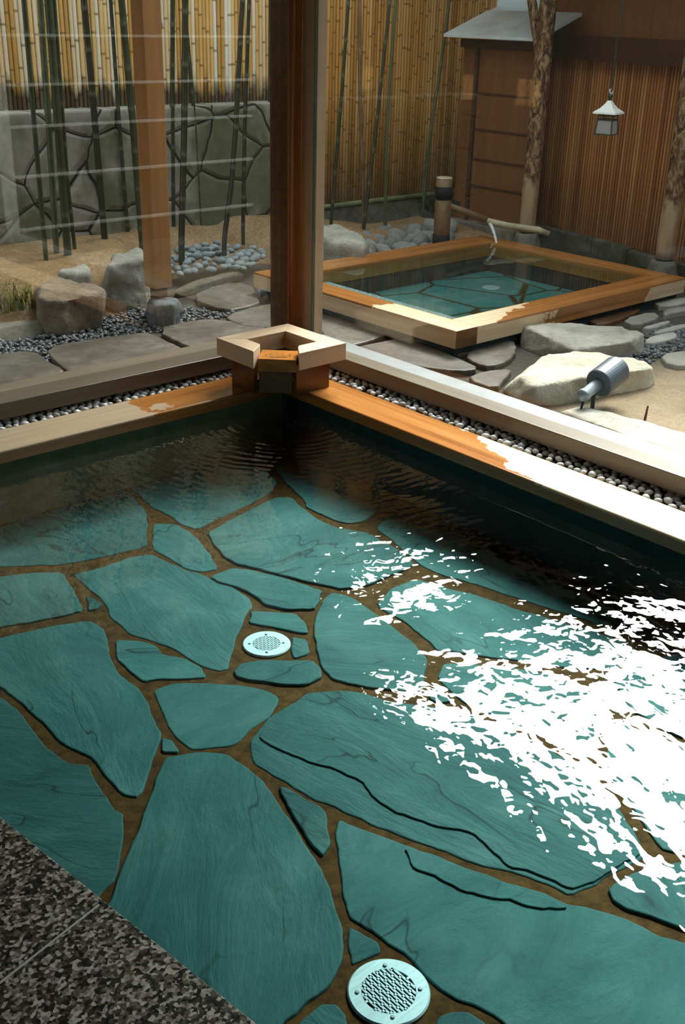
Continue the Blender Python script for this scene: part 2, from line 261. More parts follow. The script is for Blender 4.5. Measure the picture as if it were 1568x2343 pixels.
def rim_mat(name, axis, front, back, kind):
    """hinoki rim: pale where dry, orange where soaked; wet area has its own ragged outline"""
    n = NT(name)
    p = n.pos()
    x, y, z = n.xyz(p)[0], n.xyz(p)[1], n.xyz(p)[2]
    sc = (1.0, 30, 30) if axis == 'x' else (30, 1.0, 30)
    g = n.noise(n.mapping(p, sc), 1.0, 6, 0.6, 0.5)
    g2 = n.noise(n.mapping(p, tuple(s * 0.35 for s in sc)), 1.0, 3, 0.5)
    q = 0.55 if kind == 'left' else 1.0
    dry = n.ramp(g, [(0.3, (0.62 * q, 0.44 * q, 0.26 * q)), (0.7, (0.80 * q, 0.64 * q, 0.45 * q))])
    wet = n.ramp(n.math('ADD', n.math('MULTIPLY', g, 0.5), n.math('MULTIPLY', g2, 0.5)), [(0.3, (0.16, 0.05, 0.01)), (0.5, (0.40, 0.16, 0.04)), (0.72, (0.54, 0.27, 0.09))])
    wob = n.noise(p, 14.0, 3, 0.6)
    wob2 = n.noise(p, 3.0, 2, 0.5)
    wob = n.math('ADD', n.math('MULTIPLY', n.math('SUBTRACT', wob, 0.5), 0.35), n.math('MULTIPLY', n.math('SUBTRACT', wob2, 0.5), 0.5))
    if kind == 'right':      # wet towards the corner: limit line from (x=2.98,y=2.65) to (2.806,1.95)
        d = n.math('SUBTRACT', y, n.math('ADD', n.math('MULTIPLY', n.math('SUBTRACT', x, 2.806), 3.2), 2.02))
    elif kind == 'left':
        d = n.math('SUBTRACT', x, n.math('ADD', n.math('MULTIPLY', n.math('SUBTRACT', y, 3.47), -0.35), 2.16))
    else:                    # outdoor bath: two sides soaked
        a = n.math('SUBTRACT', n.math('SUBTRACT', x, 4.55), n.math('MULTIPLY', n.math('SUBTRACT', y, 3.68), 2.0))
        b = n.math('SUBTRACT', y, 4.15)
        inside = n.math('SUBTRACT', x, 4.19)
        a2 = n.math('MINIMUM', n.math('SUBTRACT', x, 4.62), n.math('MULTIPLY', n.math('ADD', z, 0.02), 40.0))
        sides = n.math('MINIMUM', n.math('SUBTRACT', x, 4.75), n.math('SUBTRACT', 5.75, x))
        d = n.math('MAXIMUM', n.math('MINIMUM', a, 1.0), n.math('MINIMUM', b, 1.0))
        dz = n.math('GREATER_THAN', z, -0.012)
        d = n.math('ADD', n.math('MULTIPLY', d, dz), n.math('MULTIPLY', sides, n.math('SUBTRACT', 1.0, dz)))
    d = n.math('ADD', d, wob)
    if kind == 'out':
        ins = n.math('MINIMUM', n.math('MINIMUM', n.math('SUBTRACT', x, 4.172), n.math('SUBTRACT', 5.948, x)), n.math('MINIMUM', n.math('SUBTRACT', y, 3.768), n.math('SUBTRACT', 5.058, y)))
        d = n.math('ADD', d, n.math('MULTIPLY', n.math('GREATER_THAN', ins, 0.0), 9.0))
    w = n.mrange(d, -0.012, 0.012)
    if kind != 'out':
        edge = n.mrange(z, -0.012, -0.007, 1.0, 0.0)
        w = n.math('MAXIMUM', w, edge)
    col = n.mix(w, dry, wet)
    if kind == 'out':      # soaked end grain of the front beam
        eg = n.math('MULTIPLY', n.math('LESS_THAN', x, 4.178), n.math('LESS_THAN', y, 3.5915))
        col = n.mix(eg, col, n.mix(g2, (0.05, 0.03, 0.014), (0.20, 0.085, 0.03)))
    rough = n.mrange(w, 0, 1, 0.5, 0.16)
    n.bsdf(col, rough, n.bump(g, 0.12, 0.002), n.mrange(w, 0, 1, 0.3, 0.6))
    MAT[name] = n.m
rim_mat('rim_right', 'y', 2.806, 3.0, 'right')
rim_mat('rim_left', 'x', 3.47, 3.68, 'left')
rim_mat('rim_out_x', 'x', 0, 0, 'out')
rim_mat('rim_out_y', 'y', 0, 0, 'out')

def slate(name, c0, c1, c2, relief=1.0):
    n = NT(name)
    p = n.pos()
    r = n.rnd()
    off = n.n('ShaderNodeCombineXYZ'); n.l(n.math('MULTIPLY', r, 23.0), off.inputs[0]); n.l(n.math('MULTIPLY', r, 41.0), off.inputs[1])
    add = n.n('ShaderNodeVectorMath', operation='ADD'); n.l(p, add.inputs[0]); n.l(off.outputs[0], add.inputs[1])
    rot = n.n('ShaderNodeVectorRotate', rotation_type='Z_AXIS'); n.l(add.outputs[0], rot.inputs['Vector']); n.l(n.math('MULTIPLY', r, 5.0), rot.inputs['Angle'])
    v = rot.outputs[0]
    st = n.noise(n.mapping(v, (2.4, 6.5, 4)), 1.0, 8, 0.66, 0.7)
    fine = n.noise(n.mapping(v, (26, 70, 40)), 1.0, 4, 0.62, 0.4)
    big = n.noise(add.outputs[0], 3.0, 5, 0.6, 0.4)
    m = n.math('ADD', n.math('MULTIPLY', st, 0.5), n.math('MULTIPLY', big, 0.5))
    col = n.ramp(m, [(0.33, c0), (0.5, c1), (0.64, c2)])
    col = n.mix(n.math('MULTIPLY', fine, 0.40), col, c0)
    # cleavage: terraces split off along the bed, dark at their broken edge
    h = n.noise(n.mapping(v, (1.5, 4.2, 3)), 1.0, 3, 0.55, 0.35)
    terr = n.ramp(h, [(0.0, 0.0), (0.38, 0.2), (0.56, 0.6), (0.66, 0.9), (1.0, 1.0)], 'CONSTANT')
    d = n.math('SUBTRACT', h, 0.56)
    crack = n.mrange(n.math('ABSOLUTE', d), 0.0, 0.010, 1.0, 0.0)
    under = n.math('MULTIPLY', n.mrange(d, -0.05, 0.0, 0.0, 0.45), n.mrange(d, 0.0, 0.001, 1.0, 0.0))
    rag = n.mrange(n.noise(n.mapping(v, (9, 22, 9)), 1.0, 5, 0.7), 0.42, 0.58)
    crack = n.math('MULTIPLY', n.math('MAXIMUM', crack, n.math('MULTIPLY', under, rag)), n.mrange(n.noise(add.outputs[0], 2.6, 2), 0.44, 0.58))
    col = n.mix(n.math('MULTIPLY', crack, 0.85), col, tuple(x * 0.22 for x in c0))
    tone = n.math('ADD', n.math('MULTIPLY', n.math('FRACT', n.math('MULTIPLY', r, 7.7)), 0.34), 0.83)
    tn = n.n('ShaderNodeCombineXYZ')
    for i in range(3):
        n.l(tone, tn.inputs[i])
    col = n.mix(1.0, col, tn.outputs[0], 'MULTIPLY')
    hh = n.math('ADD', n.math('MULTIPLY', terr, 0.45 * relief), n.math('ADD', n.math('MULTIPLY', st, 0.9), n.math('MULTIPLY', fine, 0.11)))
    n.bsdf(col, 0.75, n.bump(hh, 0.6, 0.02), 0.2)
    MAT[name] = n.m
slate('slate', (0.018, 0.085, 0.088), (0.040, 0.140, 0.138), (0.085, 0.205, 0.195))

n = NT('pool_grout')
f = n.noise(n.pos(), 26, 5, 0.65)
n.bsdf(n.ramp(f, [(0.3, (0.040, 0.018, 0.005)), (0.7, (0.13, 0.062, 0.018))]), 0.9, n.bump(f, 0.6, 0.006), 0.1)
MAT['pool_grout'] = n.m

n = NT('pool_wall')
p = n.pos()
f = n.noise(p, 9, 6, 0.65)
n.bsdf(n.ramp(f, [(0.3, (0.022, 0.045, 0.055)), (0.7, (0.05, 0.085, 0.09))]), 0.8, n.bump(f, 0.4, 0.006), 0.2)
MAT['pool_wall'] = n.m

n = NT('pool_wall_brown')
p = n.pos()
f = n.noise(p, 9, 6, 0.65)
n.bsdf(n.ramp(f, [(0.3, (0.17, 0.145, 0.095)), (0.7, (0.34, 0.29, 0.20))]), 0.8, n.bump(f, 0.4, 0.006), 0.2)
MAT['pool_wall_brown'] = n.m

n = NT('granite')
p = n.pos()
a = n.vor(p, 150, 'F1', 1.0, 'Color')
s = n.xyz(a)[0]
b = n.noise(p, 90, 4, 0.7)
c = n.math('ADD', n.math('MULTIPLY', s, 0.55), n.math('MULTIPLY', b, 0.5))
col = n.ramp(c, [(0.25, (0.004, 0.004, 0.005)), (0.43, (0.026, 0.026, 0.021)), (0.60, (0.12, 0.115, 0.085)), (0.78, (0.42, 0.42, 0.40))])
n.bsdf(col, 0.35, n.bump(c, 0.35, 0.003), 0.5)
MAT['granite'] = n.m

def air_side_ior(n, ior):
    """the index as seen from the air on both faces of a sheet (rays cross it unbent)"""
    bf = n.n('ShaderNodeNewGeometry').outputs['Backfacing']
    return n.mrange(bf, 0.0, 1.0, ior, 1.0 / ior)

def water_mat(name, tint, spots, base):
    """clear water: transmits with a slight tint, mirrors by Fresnel; ripples where the stream and the jets stir it"""
    n = NT(name)
    p = n.pos()
    xy = n.n('ShaderNodeVectorMath', operation='MULTIPLY'); n.l(p, xy.inputs[0]); xy.inputs[1].default_value = (1, 1, 0)
    amp = None
    for (cx, cy, r0, a) in spots:
        dn = n.n('ShaderNodeVectorMath', operation='DISTANCE'); n.l(xy.outputs[0], dn.inputs[0]); dn.inputs[1].default_value = (cx, cy, 0)
        e = n.mrange(dn.outputs['Value'], 0.0, r0, a, 0.0, True)
        amp = e if amp is None else n.math('MAXIMUM', amp, e)
    amp = n.math('ADD', amp, base)
    pr = n.mapping(p, (1, 1, 0), (0, 0, 0), (0, 0, math.radians(-47.6)))     # x runs away from the bather
    w1 = n.noise(n.mapping(pr, (0.62, 1.0, 1)), 24, 1.0, 0.4, 0.6)
    w2 = n.noise(n.mapping(pr, (0.7, 0.9, 1)), 10, 1.0, 0.4, 0.3)
    w3 = n.noise(n.mapping(pr, (0.9, 1.0, 1), (3, 1, 0)), 46, 0.5, 0.4, 0.4)
    hgt = n.math('ADD', n.math('ADD', n.math('MULTIPLY', w1, 0.34), n.math('MULTIPLY', w2, 0.9)), n.math('MULTIPLY', w3, 0.09))
    if name == 'water_bath':
        dn = n.n('ShaderNodeVectorMath', operation='DISTANCE'); n.l(xy.outputs[0], dn.inputs[0]); dn.inputs[1].default_value = (2.66, 3.26, 0)
        d = dn.outputs['Value']
        ring = n.math('SINE', n.math('ADD', n.math('MULTIPLY', d, 150.0), n.math('MULTIPLY', w2, 6.0)))
        env = n.mrange(d, 0.02, 1.5, 0.14, 0.0)
        hgt = n.math('ADD', hgt, n.math('MULTIPLY', ring, env))
    hgt = n.math('MULTIPLY', hgt, amp)
    nm = n.bump(hgt, 1.0, 0.010)
    fr = n.n('ShaderNodeFresnel'); n.l(air_side_ior(n, 1.33), fr.inputs['IOR']); n.l(nm, fr.inputs['Normal'])
    tr = n.n('ShaderNodeBsdfTransparent'); tr.inputs['Color'].default_value = (*tint, 1)
    gl = n.n('ShaderNodeBsdfGlossy'); gl.inputs['Roughness'].default_value = 0.0; n.l(nm, gl.inputs['Normal'])
    ms = n.n('ShaderNodeMixShader'); n.l(fr.outputs[0], ms.inputs[0]); n.l(tr.outputs[0], ms.inputs[1]); n.l(gl.outputs[0], ms.inputs[2])
    n.l(ms.outputs[0], n.out.inputs['Surface'])
    MAT[name] = n.m
water_mat('water_bath', (0.80, 0.95, 0.95), [(2.2, 1.0, 1.1, 1.5), (2.10, 2.14, 0.50, 2.3), (2.62, 3.2, 0.8, 0.7), (1.6, 3.2, 1.0, 0.25)], 0.05)
water_mat('water_garden', (0.78, 0.93, 0.93), [(6.0, 4.95, 0.6, 0.6)], 0.04)

def glass_mat(name, tint, ior=1.5, rough=0.0):
    n = NT(name)
    fr = n.n('ShaderNodeFresnel'); n.l(air_side_ior(n, ior), fr.inputs['IOR'])
    tr = n.n('ShaderNodeBsdfTransparent'); tr.inputs['Color'].default_value = (*tint, 1)
    gl = n.n('ShaderNodeBsdfGlossy'); gl.inputs['Roughness'].default_value = rough
    ms = n.n('ShaderNodeMixShader'); n.l(fr.outputs[0], ms.inputs[0]); n.l(tr.outputs[0], ms.inputs[1]); n.l(gl.outputs[0], ms.inputs[2])
    n.l(ms.outputs[0], n.out.inputs['Surface'])
    MAT[name] = n.m
glass_mat('window_glass', (0.965, 0.985, 0.97))
glass_mat('falling_water', (0.93, 0.96, 0.97), 1.33, 0.05)
simple('glass_edge', (0.05, 0.12, 0.08), 0.2)

def stone_mat(name, cols, scale=6, bump=0.6, bdist=0.02, rough=0.85, moss=None, spec=0.25):
    n = NT(name)
    o = n.obj()
    r = n.n('ShaderNodeVectorMath', operation='ADD')
    rv = n.rnd()
    cmb = n.n('ShaderNodeCombineXYZ'); n.l(n.math('MULTIPLY', rv, 37.0), cmb.inputs[0]); n.l(n.math('MULTIPLY', rv, 11.0), cmb.inputs[1])
    n.l(o, r.inputs[0]); n.l(cmb.outputs[0], r.inputs[1])
    v = r.outputs[0]
    a = n.noise(v, scale, 6, 0.65, 0.3)
    b = n.noise(v, scale * 7, 4, 0.7)
    m = n.math('ADD', n.math('MULTIPLY', a, 0.65), n.math('MULTIPLY', b, 0.35))
    k = len(cols)
    col = n.ramp(m, [(0.32 + 0.36 * i / (k - 1), c) for i, c in enumerate(cols)])
    tone = n.math('ADD', n.math('MULTIPLY', rv, 0.45), 0.78)
    tn = n.n('ShaderNodeCombineXYZ')
    for i in range(3):
        n.l(tone, tn.inputs[i])
    col = n.mix(1.0, col, tn.outputs[0], 'MULTIPLY')
    if moss:
        col = n.mix(n.mrange(n.noise(v, scale * 0.8, 4), 0.52, 0.66), col, moss)
    n.bsdf(col, rough, n.bump(m, bump, bdist), spec)
    MAT[name] = n.m
stone_mat('boulder_pale', [(0.46, 0.43, 0.32), (0.64, 0.61, 0.50), (0.75, 0.73, 0.62)], 9, 0.7, 0.03)
stone_mat('boulder_grey', [(0.17, 0.17, 0.14), (0.30, 0.30, 0.26), (0.42, 0.42, 0.37)], 6, 0.7, 0.03)
stone_mat('boulder_brown', [(0.10, 0.075, 0.05), (0.20, 0.155, 0.11), (0.28, 0.24, 0.19)], 6, 0.7, 0.03)
stone_mat('block_stone', [(0.20, 0.19, 0.16), (0.34, 0.33, 0.29), (0.46, 0.44, 0.40)], 6, 0.6, 0.02)
stone_mat('stone_dark', [(0.05, 0.06, 0.065), (0.12, 0.14, 0.15), (0.20, 0.22, 0.23)], 7, 0.6, 0.02, 0.7)
stone_mat('flag', [(0.045, 0.038, 0.03), (0.105, 0.090, 0.072), (0.20, 0.18, 0.15)], 4, 0.5, 0.01, 0.45, None, 0.4)
stone_mat('flag_pale', [(0.26, 0.25, 0.21), (0.38, 0.37, 0.33), (0.48, 0.47, 0.43)], 6, 0.5, 0.01, 0.6)
stone_mat('flag_wet', [(0.07, 0.04, 0.02), (0.15, 0.085, 0.045), (0.20, 0.13, 0.08)], 5, 0.5, 0.01, 0.2, None, 0.6)
stone_mat('pebble', [(0.42, 0.44, 0.45), (0.66, 0.68, 0.70), (0.84, 0.86, 0.88)], 30, 0.2, 0.002, 0.4, None, 0.5)
stone_mat('pebble_dark', [(0.05, 0.06, 0.065), (0.13, 0.15, 0.16), (0.24, 0.26, 0.27)], 20, 0.2, 0.003, 0.35, None, 0.5)
stone_mat('cobble', [(0.10, 0.14, 0.15), (0.20, 0.25, 0.27), (0.32, 0.37, 0.38)], 12, 0.3, 0.005, 0.5)
stone_mat('pile_rock', [(0.12, 0.13, 0.12), (0.26, 0.27, 0.25), (0.42, 0.43, 0.40)], 10, 0.6, 0.01, 0.75)
stone_mat('kerb_stone', [(0.075, 0.07, 0.05), (0.14, 0.13, 0.10), (0.20, 0.19, 0.155)], 8, 0.6, 0.01, 0.8)
stone_mat('plinth', [(0.08, 0.075, 0.06), (0.16, 0.15, 0.125), (0.24, 0.23, 0.19)], 5, 0.6, 0.01, 0.8, (0.05, 0.06, 0.02))

n = NT('retaining_stone')
p = n.mapping(n.pos(), (1.0, 0.0, 1.35))
warp = n.n('ShaderNodeTexNoise'); n.l(p, warp.inputs['Vector']); warp.inputs['Scale'].default_value = 2.5; warp.inputs['Detail'].default_value = 2
wv = n.n('ShaderNodeVectorMath', operation='MULTIPLY_ADD'); n.l(warp.outputs['Color'], wv.inputs[0]); wv.inputs[1].default_value = (0.16, 0, 0.16); n.l(p, wv.inputs[2])
ed = n.vor(wv.outputs[0], 2.2, 'DISTANCE_TO_EDGE', 1.0)
cellc = n.vor(wv.outputs[0], 2.2, 'F1', 1.0, 'Color')
joint = n.mrange(ed, 0.006, 0.02, 1.0, 0.0)
a = n.noise(n.pos(), 7, 6, 0.65)
col = n.ramp(a, [(0.3, (0.20, 0.185, 0.15)), (0.5, (0.33, 0.31, 0.27)), (0.7, (0.42, 0.40, 0.35))])
col = n.mix(n.math('MULTIPLY', n.xyz(cellc)[0], 0.5), col, (0.20, 0.18, 0.15))
mossf = n.mrange(n.math('ADD', n.noise(n.mapping(n.pos(), (1.1, 1, 0.7)), 1.9, 4, 0.6), n.mrange(n.xyz(n.pos())[0], 3.7, 4.6, 0.0, 0.14)), 0.50, 0.64)
col = n.mix(n.math('MULTIPLY', mossf, 0.75), col, (0.075, 0.085, 0.025))
toppale = n.mrange(n.xyz(n.pos())[2], 0.79, 0.86)  # paler along the top of the wall
col = n.mix(n.math('MULTIPLY', toppale, 0.5), col, (0.45, 0.44, 0.40))
col = n.mix(joint, col, (0.015, 0.014, 0.012))
hh = n.math('ADD', n.mrange(ed, 0.0, 0.06), n.math('MULTIPLY', a, 0.5))
n.bsdf(col, 0.85, n.bump(hh, 0.7, 0.02), 0.2)
MAT['retaining_stone'] = n.m

def cane_mat(name, stops, dirt_shade, zlo, zhi, nodes=True, rough=0.35, node_scale=3.2):
    n = NT(name)
    p = n.pos()
    r = n.attr('rnd')
    z = n.xyz(p)[2]
    f = n.noise(n.mapping(p, (9, 9, 1.6)), 1.0, 5, 0.6)
    c = n.ramp(n.math('ADD', n.math('MULTIPLY', r, 0.6), n.math('MULTIPLY', f, 0.4)), stops)
    if nodes:
        ph = n.math('FRACT', n.math('ADD', n.math('MULTIPLY', z, node_scale), n.math('MULTIPLY', r, 31.7)))
        ring = n.mrange(n.math('ABSOLUTE', n.math('SUBTRACT', ph, 0.5)), 0.008, 0.035, 0.75, 0.0)
        c = n.mix(ring, c, tuple(x * 0.35 for x in stops[0][1]))
        blot = n.math('MULTIPLY', n.mrange(n.noise(n.mapping(p, (16, 16, 7)), 1.0, 3), 0.66, 0.74), n.mrange(n.noise(p, 1.4, 2), 0.5, 0.6))
        c = n.mix(n.math('MULTIPLY', blot, 0.8), c, (0.03, 0.025, 0.015))
    # rotten, blackened foot of the canes with a ragged height; old fence adds painted shade
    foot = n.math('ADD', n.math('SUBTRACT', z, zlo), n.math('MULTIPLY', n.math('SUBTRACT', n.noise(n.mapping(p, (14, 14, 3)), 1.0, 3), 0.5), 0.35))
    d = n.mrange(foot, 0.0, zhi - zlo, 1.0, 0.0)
    c = n.mix(n.math('MULTIPLY', d, 0.9), c, dirt_shade)
    n.bsdf(c, rough, None, 0.4)
    MAT[name] = n.m
cane_mat('bamboo_cane', [(0.2, (0.60, 0.34, 0.09)), (0.45, (0.80, 0.52, 0.19)), (0.62, (0.86, 0.66, 0.36)), (0.8, (0.88, 0.84, 0.72))], (0.035, 0.022, 0.012), 0.92, 1.02)
cane_mat('bamboo_cane_old', [(0.2, (0.46, 0.21, 0.04)), (0.5, (0.66, 0.35, 0.09)), (0.8, (0.76, 0.48, 0.18))], (0.06, 0.032, 0.014), 0.0, 0.95)  # dark foot drawn up high: painted shade on the lower fence
cane_mat('slat', [(0.2, (0.26, 0.085, 0.02)), (0.5, (0.40, 0.155, 0.042)), (0.8, (0.54, 0.26, 0.085))], (0.12, 0.042, 0.014), -0.4, 0.5, False, 0.5, 1.1)

n = NT('bamboo_live')
p = n.pos()
f = n.noise(n.mapping(n.obj(), (10, 10, 2)), 1.0, 4)
r = n.rnd()
c = n.ramp(n.math('ADD', n.math('MULTIPLY', f, 0.5), n.math('MULTIPLY', r, 0.5)), [(0.25, (0.020, 0.024, 0.010)), (0.5, (0.038, 0.050, 0.020)), (0.75, (0.085, 0.115, 0.05))])
ring = n.attr('rnd')
c = n.mix(ring, c, (0.12, 0.12, 0.08))
n.bsdf(c, 0.3, None, 0.6)
MAT['bamboo_live'] = n.m
simple('bamboo_green', (0.16, 0.20, 0.09), 0.45, 0.4, 0, 8, 0.35)
simple('bamboo_brown', (0.16, 0.10, 0.05), 0.5, 0.4, 0, 14, 0.35)
simple('bamboo_pale', (0.42, 0.38, 0.24), 0.45, 0.4, 0, 14, 0.3)

n = NT('bark')
p = n.obj()
f = n.noise(n.mapping(p, (28, 28, 12)), 1.0, 5, 0.7, 1.0)
bare = n.mrange(n.math('ADD', n.xyz(p)[2], n.math('MULTIPLY', n.math('SUBTRACT', n.noise(p, 14, 3), 0.5), 0.35)), 0.36, 0.44)
c1 = n.ramp(f, [(0.36, (0.02, 0.012, 0.008)), (0.48, (0.13, 0.068, 0.03)), (0.62, (0.38, 0.25, 0.14))])
c0 = n.ramp(n.noise(n.mapping(p, (30, 30, 3)), 1.0, 4), [(0.3, (0.30, 0.20, 0.11)), (0.7, (0.46, 0.34, 0.21))])
n.bsdf(n.mix(bare, c0, c1), 0.75, n.bump(n.math('MULTIPLY', f, bare), 0.7, 0.012), 0.2)
MAT['bark'] = n.m

n = NT('soil')
p = n.pos()
a = n.noise(p, 5, 6, 0.7); b = n.noise(p, 60, 5, 0.75)
c = n.math('ADD', n.math('MULTIPLY', a, 0.45), n.math('MULTIPLY', b, 0.55))
n.bsdf(n.ramp(c, [(0.3, (0.13, 0.085, 0.042)), (0.5, (0.31, 0.205, 0.108)), (0.68, (0.50, 0.37, 0.23))]), 0.95, n.bump(c, 0.8, 0.02), 0.1)
MAT['soil'] = n.m
n = NT('earth')
p = n.pos()
a = n.noise(p, 4, 6, 0.7); b = n.noise(p, 90, 4, 0.75)
c = n.math('ADD', n.math('MULTIPLY', a, 0.45), n.math('MULTIPLY', b, 0.55))
sandy = n.math('MULTIPLY', n.mrange(n.xyz(p)[0], 3.7, 4.1), n.math('MULTIPLY', n.mrange(n.xyz(p)[1], 3.05, 2.75), n.mrange(n.xyz(p)[1], 1.3, 1.6)))
n.bsdf(n.mix(sandy, n.ramp(c, [(0.3, (0.03, 0.027, 0.022)), (0.7, (0.11, 0.10, 0.085))]), n.ramp(c, [(0.3, (0.22, 0.155, 0.095)), (0.5, (0.36, 0.275, 0.18)), (0.7, (0.50, 0.41, 0.29))])), 0.9, n.bump(c, 0.7, 0.015), 0.2)
MAT['earth'] = n.m

n = NT('garden_floor_slabs')
p = n.pos()
ed = n.vor(n.mapping(p, (1, 1, 0)), 2.2, 'DISTANCE_TO_EDGE')
f = n.noise(p, 5, 5, 0.6)
c = n.ramp(f, [(0.3, (0.06, 0.20, 0.19)), (0.7, (0.13, 0.31, 0.29))])
c = n.mix(n.mrange(ed, 0.012, 0.03, 1.0, 0.0), c, (0.07, 0.05, 0.015))
n.bsdf(c, 0.8, None, 0.1)
MAT['garden_floor_slabs'] = n.m
n = NT('ledge_tile')
f = n.noise(n.pos(), 70, 4, 0.75)
n.bsdf(n.ramp(f, [(0.35, (0.16, 0.22, 0.22)), (0.65, (0.50, 0.58, 0.58))]), 0.8, None, 0.1)
MAT['ledge_tile'] = n.m

n = NT('steel')
f = n.noise(n.mapping(n.obj(), (8, 120, 8)), 1.0, 3)
n.bsdf(n.ramp(f, [(0.3, (0.42, 0.56, 0.60)), (0.7, (0.58, 0.72, 0.76))]), 0.5, None, 0.5, 0.25)
MAT['steel'] = n.m
simple('black_hole', (0.01, 0.012, 0.02), 0.9, 0.1)

# ------------------------------------------------------------------ geometry helpers
rng = random.Random(7)
def origin_of(parent):
    v = Vector((0, 0, 0))
    while parent is not None:
        v += parent.location
        parent = parent.parent
    return v
def build(name, bm, mat, parent=None, smooth=False, own_origin=True, up=False):
    """link a bmesh (world coordinates) as one mesh object; top-level meshes get their origin at the base"""
    me = bpy.data.meshes.new(name)
    if parent is not None:
        o0 = origin_of(parent); loc = Vector((0, 0, 0))
    else:
        if own_origin and len(bm.verts):
            xs = [v.co.x for v in bm.verts]; ys = [v.co.y for v in bm.verts]; zs = [v.co.z for v in bm.verts]
            o0 = Vector(((min(xs) + max(xs)) / 2, (min(ys) + max(ys)) / 2, min(zs)))
        else:
            o0 = Vector((0, 0, 0))
        loc = o0
    if up:
        bm.normal_update()
        for f in bm.faces:
            if f.normal.z < 0:
                f.normal_flip()
    else:
        bmesh.ops.recalc_face_normals(bm, faces=bm.faces)
    for v in bm.verts:
        v.co -= o0
    bm.to_mesh(me); bm.free()
    if smooth:
        for p in me.polygons:
            p.use_smooth = True
    if mat is not None:
        me.materials.append(mat if not isinstance(mat, str) else MAT[mat])
    o = bpy.data.objects.new(name, me)
    COL.objects.link(o)
    o.location = loc
    o.parent = parent
    return o
def tag(o, label, cat, group=None, kind=None):
    o['label'] = label
    o['category'] = cat
    if group:
        o['group'] = group
    if kind:
        o['kind'] = kind
    return o
def struct(o):
    o['kind'] = 'structure'
    return o
def thing(name, label, cat, loc, group=None, kind=None):
    o = bpy.data.objects.new(name, None)
    COL.objects.link(o)
    o.empty_display_size = 0.05
    o.location = loc
    return tag(o, label, cat, group, kind)
def B():
    return bmesh.new()
def box(bm, x0, x1, y0, y1, z0, z1, bev=0.0):
    vs = [bm.verts.new((x, y, z)) for x in (x0, x1) for y in (y0, y1) for z in (z0, z1)]
    q = [(0, 1, 3, 2), (4, 6, 7, 5), (0, 4, 5, 1), (2, 3, 7, 6), (0, 2, 6, 4), (1, 5, 7, 3)]
    fs = [bm.faces.new([vs[i] for i in f]) for f in q]
    if bev:
        bmesh.ops.bevel(bm, geom=list({e for f in fs for e in f.edges}), offset=bev, segments=2, affect='EDGES', profile=0.6)
    return bm
def prism(bm, pts, z0, z1, bev=0.0, inset=None):
    """vertical extrusion of a plan polygon; optional chamfered top"""
    n = len(pts)
    area = sum(pts[i][0] * pts[(i + 1) % n][1] - pts[(i + 1) % n][0] * pts[i][1] for i in range(n))
    if area < 0:
        pts = pts[::-1]
    rings = [(0.0, z0)]
    if inset:
        rings += [(0.0, z1 - inset), (inset * 0.35, z1 - inset * 0.3), (inset, z1)]
    else:
        rings += [(0.0, z1)]
    loops = []
    for off, z in rings:
        lp = []
        for i in range(n):
            a, b, c = pts[i - 1], pts[i], pts[(i + 1) % n]
            d1 = Vector((b[0] - a[0], b[1] - a[1])); d2 = Vector((c[0] - b[0], c[1] - b[1]))
            d1 = d1.normalized() if d1.length else d1; d2 = d2.normalized() if d2.length else d2
            t = d1 + d2
            t = t.normalized() if t.length > 1e-6 else d1
            nn = Vector((-t.y, t.x))
            lp.append(bm.verts.new((b[0] + nn.x * off, b[1] + nn.y * off, z)))
        loops.append(lp)
    for a, b in zip(loops, loops[1:]):
        for i in range(n):
            bm.faces.new((a[i], a[(i + 1) % n], b[(i + 1) % n], b[i]))
    for lp, flip in ((loops[-1], False), (loops[0], True)):
        if n == 4:
            bm.faces.new(lp[::-1] if flip else lp)
            continue
        for tri in tessellate_polygon([[v.co for v in lp]]):
            q = [lp[k] for k in tri]
            if len(set(q)) == 3:
                try:
                    bm.faces.new(q)
                except ValueError:
                    pass
    bmesh.ops.recalc_face_normals(bm, faces=bm.faces)
    return bm
def ragged(pts, amp, seg=0.03, seed=0, smooth=1, cut=0.25):
    for _ in range(smooth):
        q = []
        for i in range(len(pts)):
            a, b = pts[i], pts[(i + 1) % len(pts)]
            q += [(a[0] * (1 - cut) + b[0] * cut, a[1] * (1 - cut) + b[1] * cut), (a[0] * cut + b[0] * (1 - cut), a[1] * cut + b[1] * (1 - cut))]
        pts = q
    out = []
    for i in range(len(pts)):
        a, b = Vector(pts[i]), Vector(pts[(i + 1) % len(pts)])
        k = max(1, int((b - a).length / seg))
        for j in range(k):
            p = a.lerp(b, j / k)
            nv = noise.noise_vector(Vector((p.x * 22, p.y * 22, seed * 3.1))) + 0.5 * noise.noise_vector(Vector((p.x * 60, p.y * 60, seed)))
            out.append((p.x + nv.x * amp, p.y + nv.y * amp))
    return out
def tube(bm, path, rad, seg=10, cap=True):
    """tube through points; rad is a number or one radius per point"""
    path = [Vector(p) for p in path]
    if not hasattr(rad, '__len__'):
        rad = [rad] * len(path)
    loops = []
    up = None
    for i, p in enumerate(path):
        t = (path[min(i + 1, len(path) - 1)] - path[max(i - 1, 0)]).normalized()
        if up is None:
            up = t.orthogonal().normalized()
        up = (up - t * up.dot(t)).normalized()
        s = t.cross(up)
        loops.append([bm.verts.new(p + (up * math.cos(2 * math.pi * k / seg) + s * math.sin(2 * math.pi * k / seg)) * rad[i]) for k in range(seg)])
    for a, b in zip(loops, loops[1:]):
        for k in range(seg):
            bm.faces.new((a[k], a[(k + 1) % seg], b[(k + 1) % seg], b[k]))
    if cap:
        bm.faces.new(loops[0][::-1]); bm.faces.new(loops[-1])
    return bm
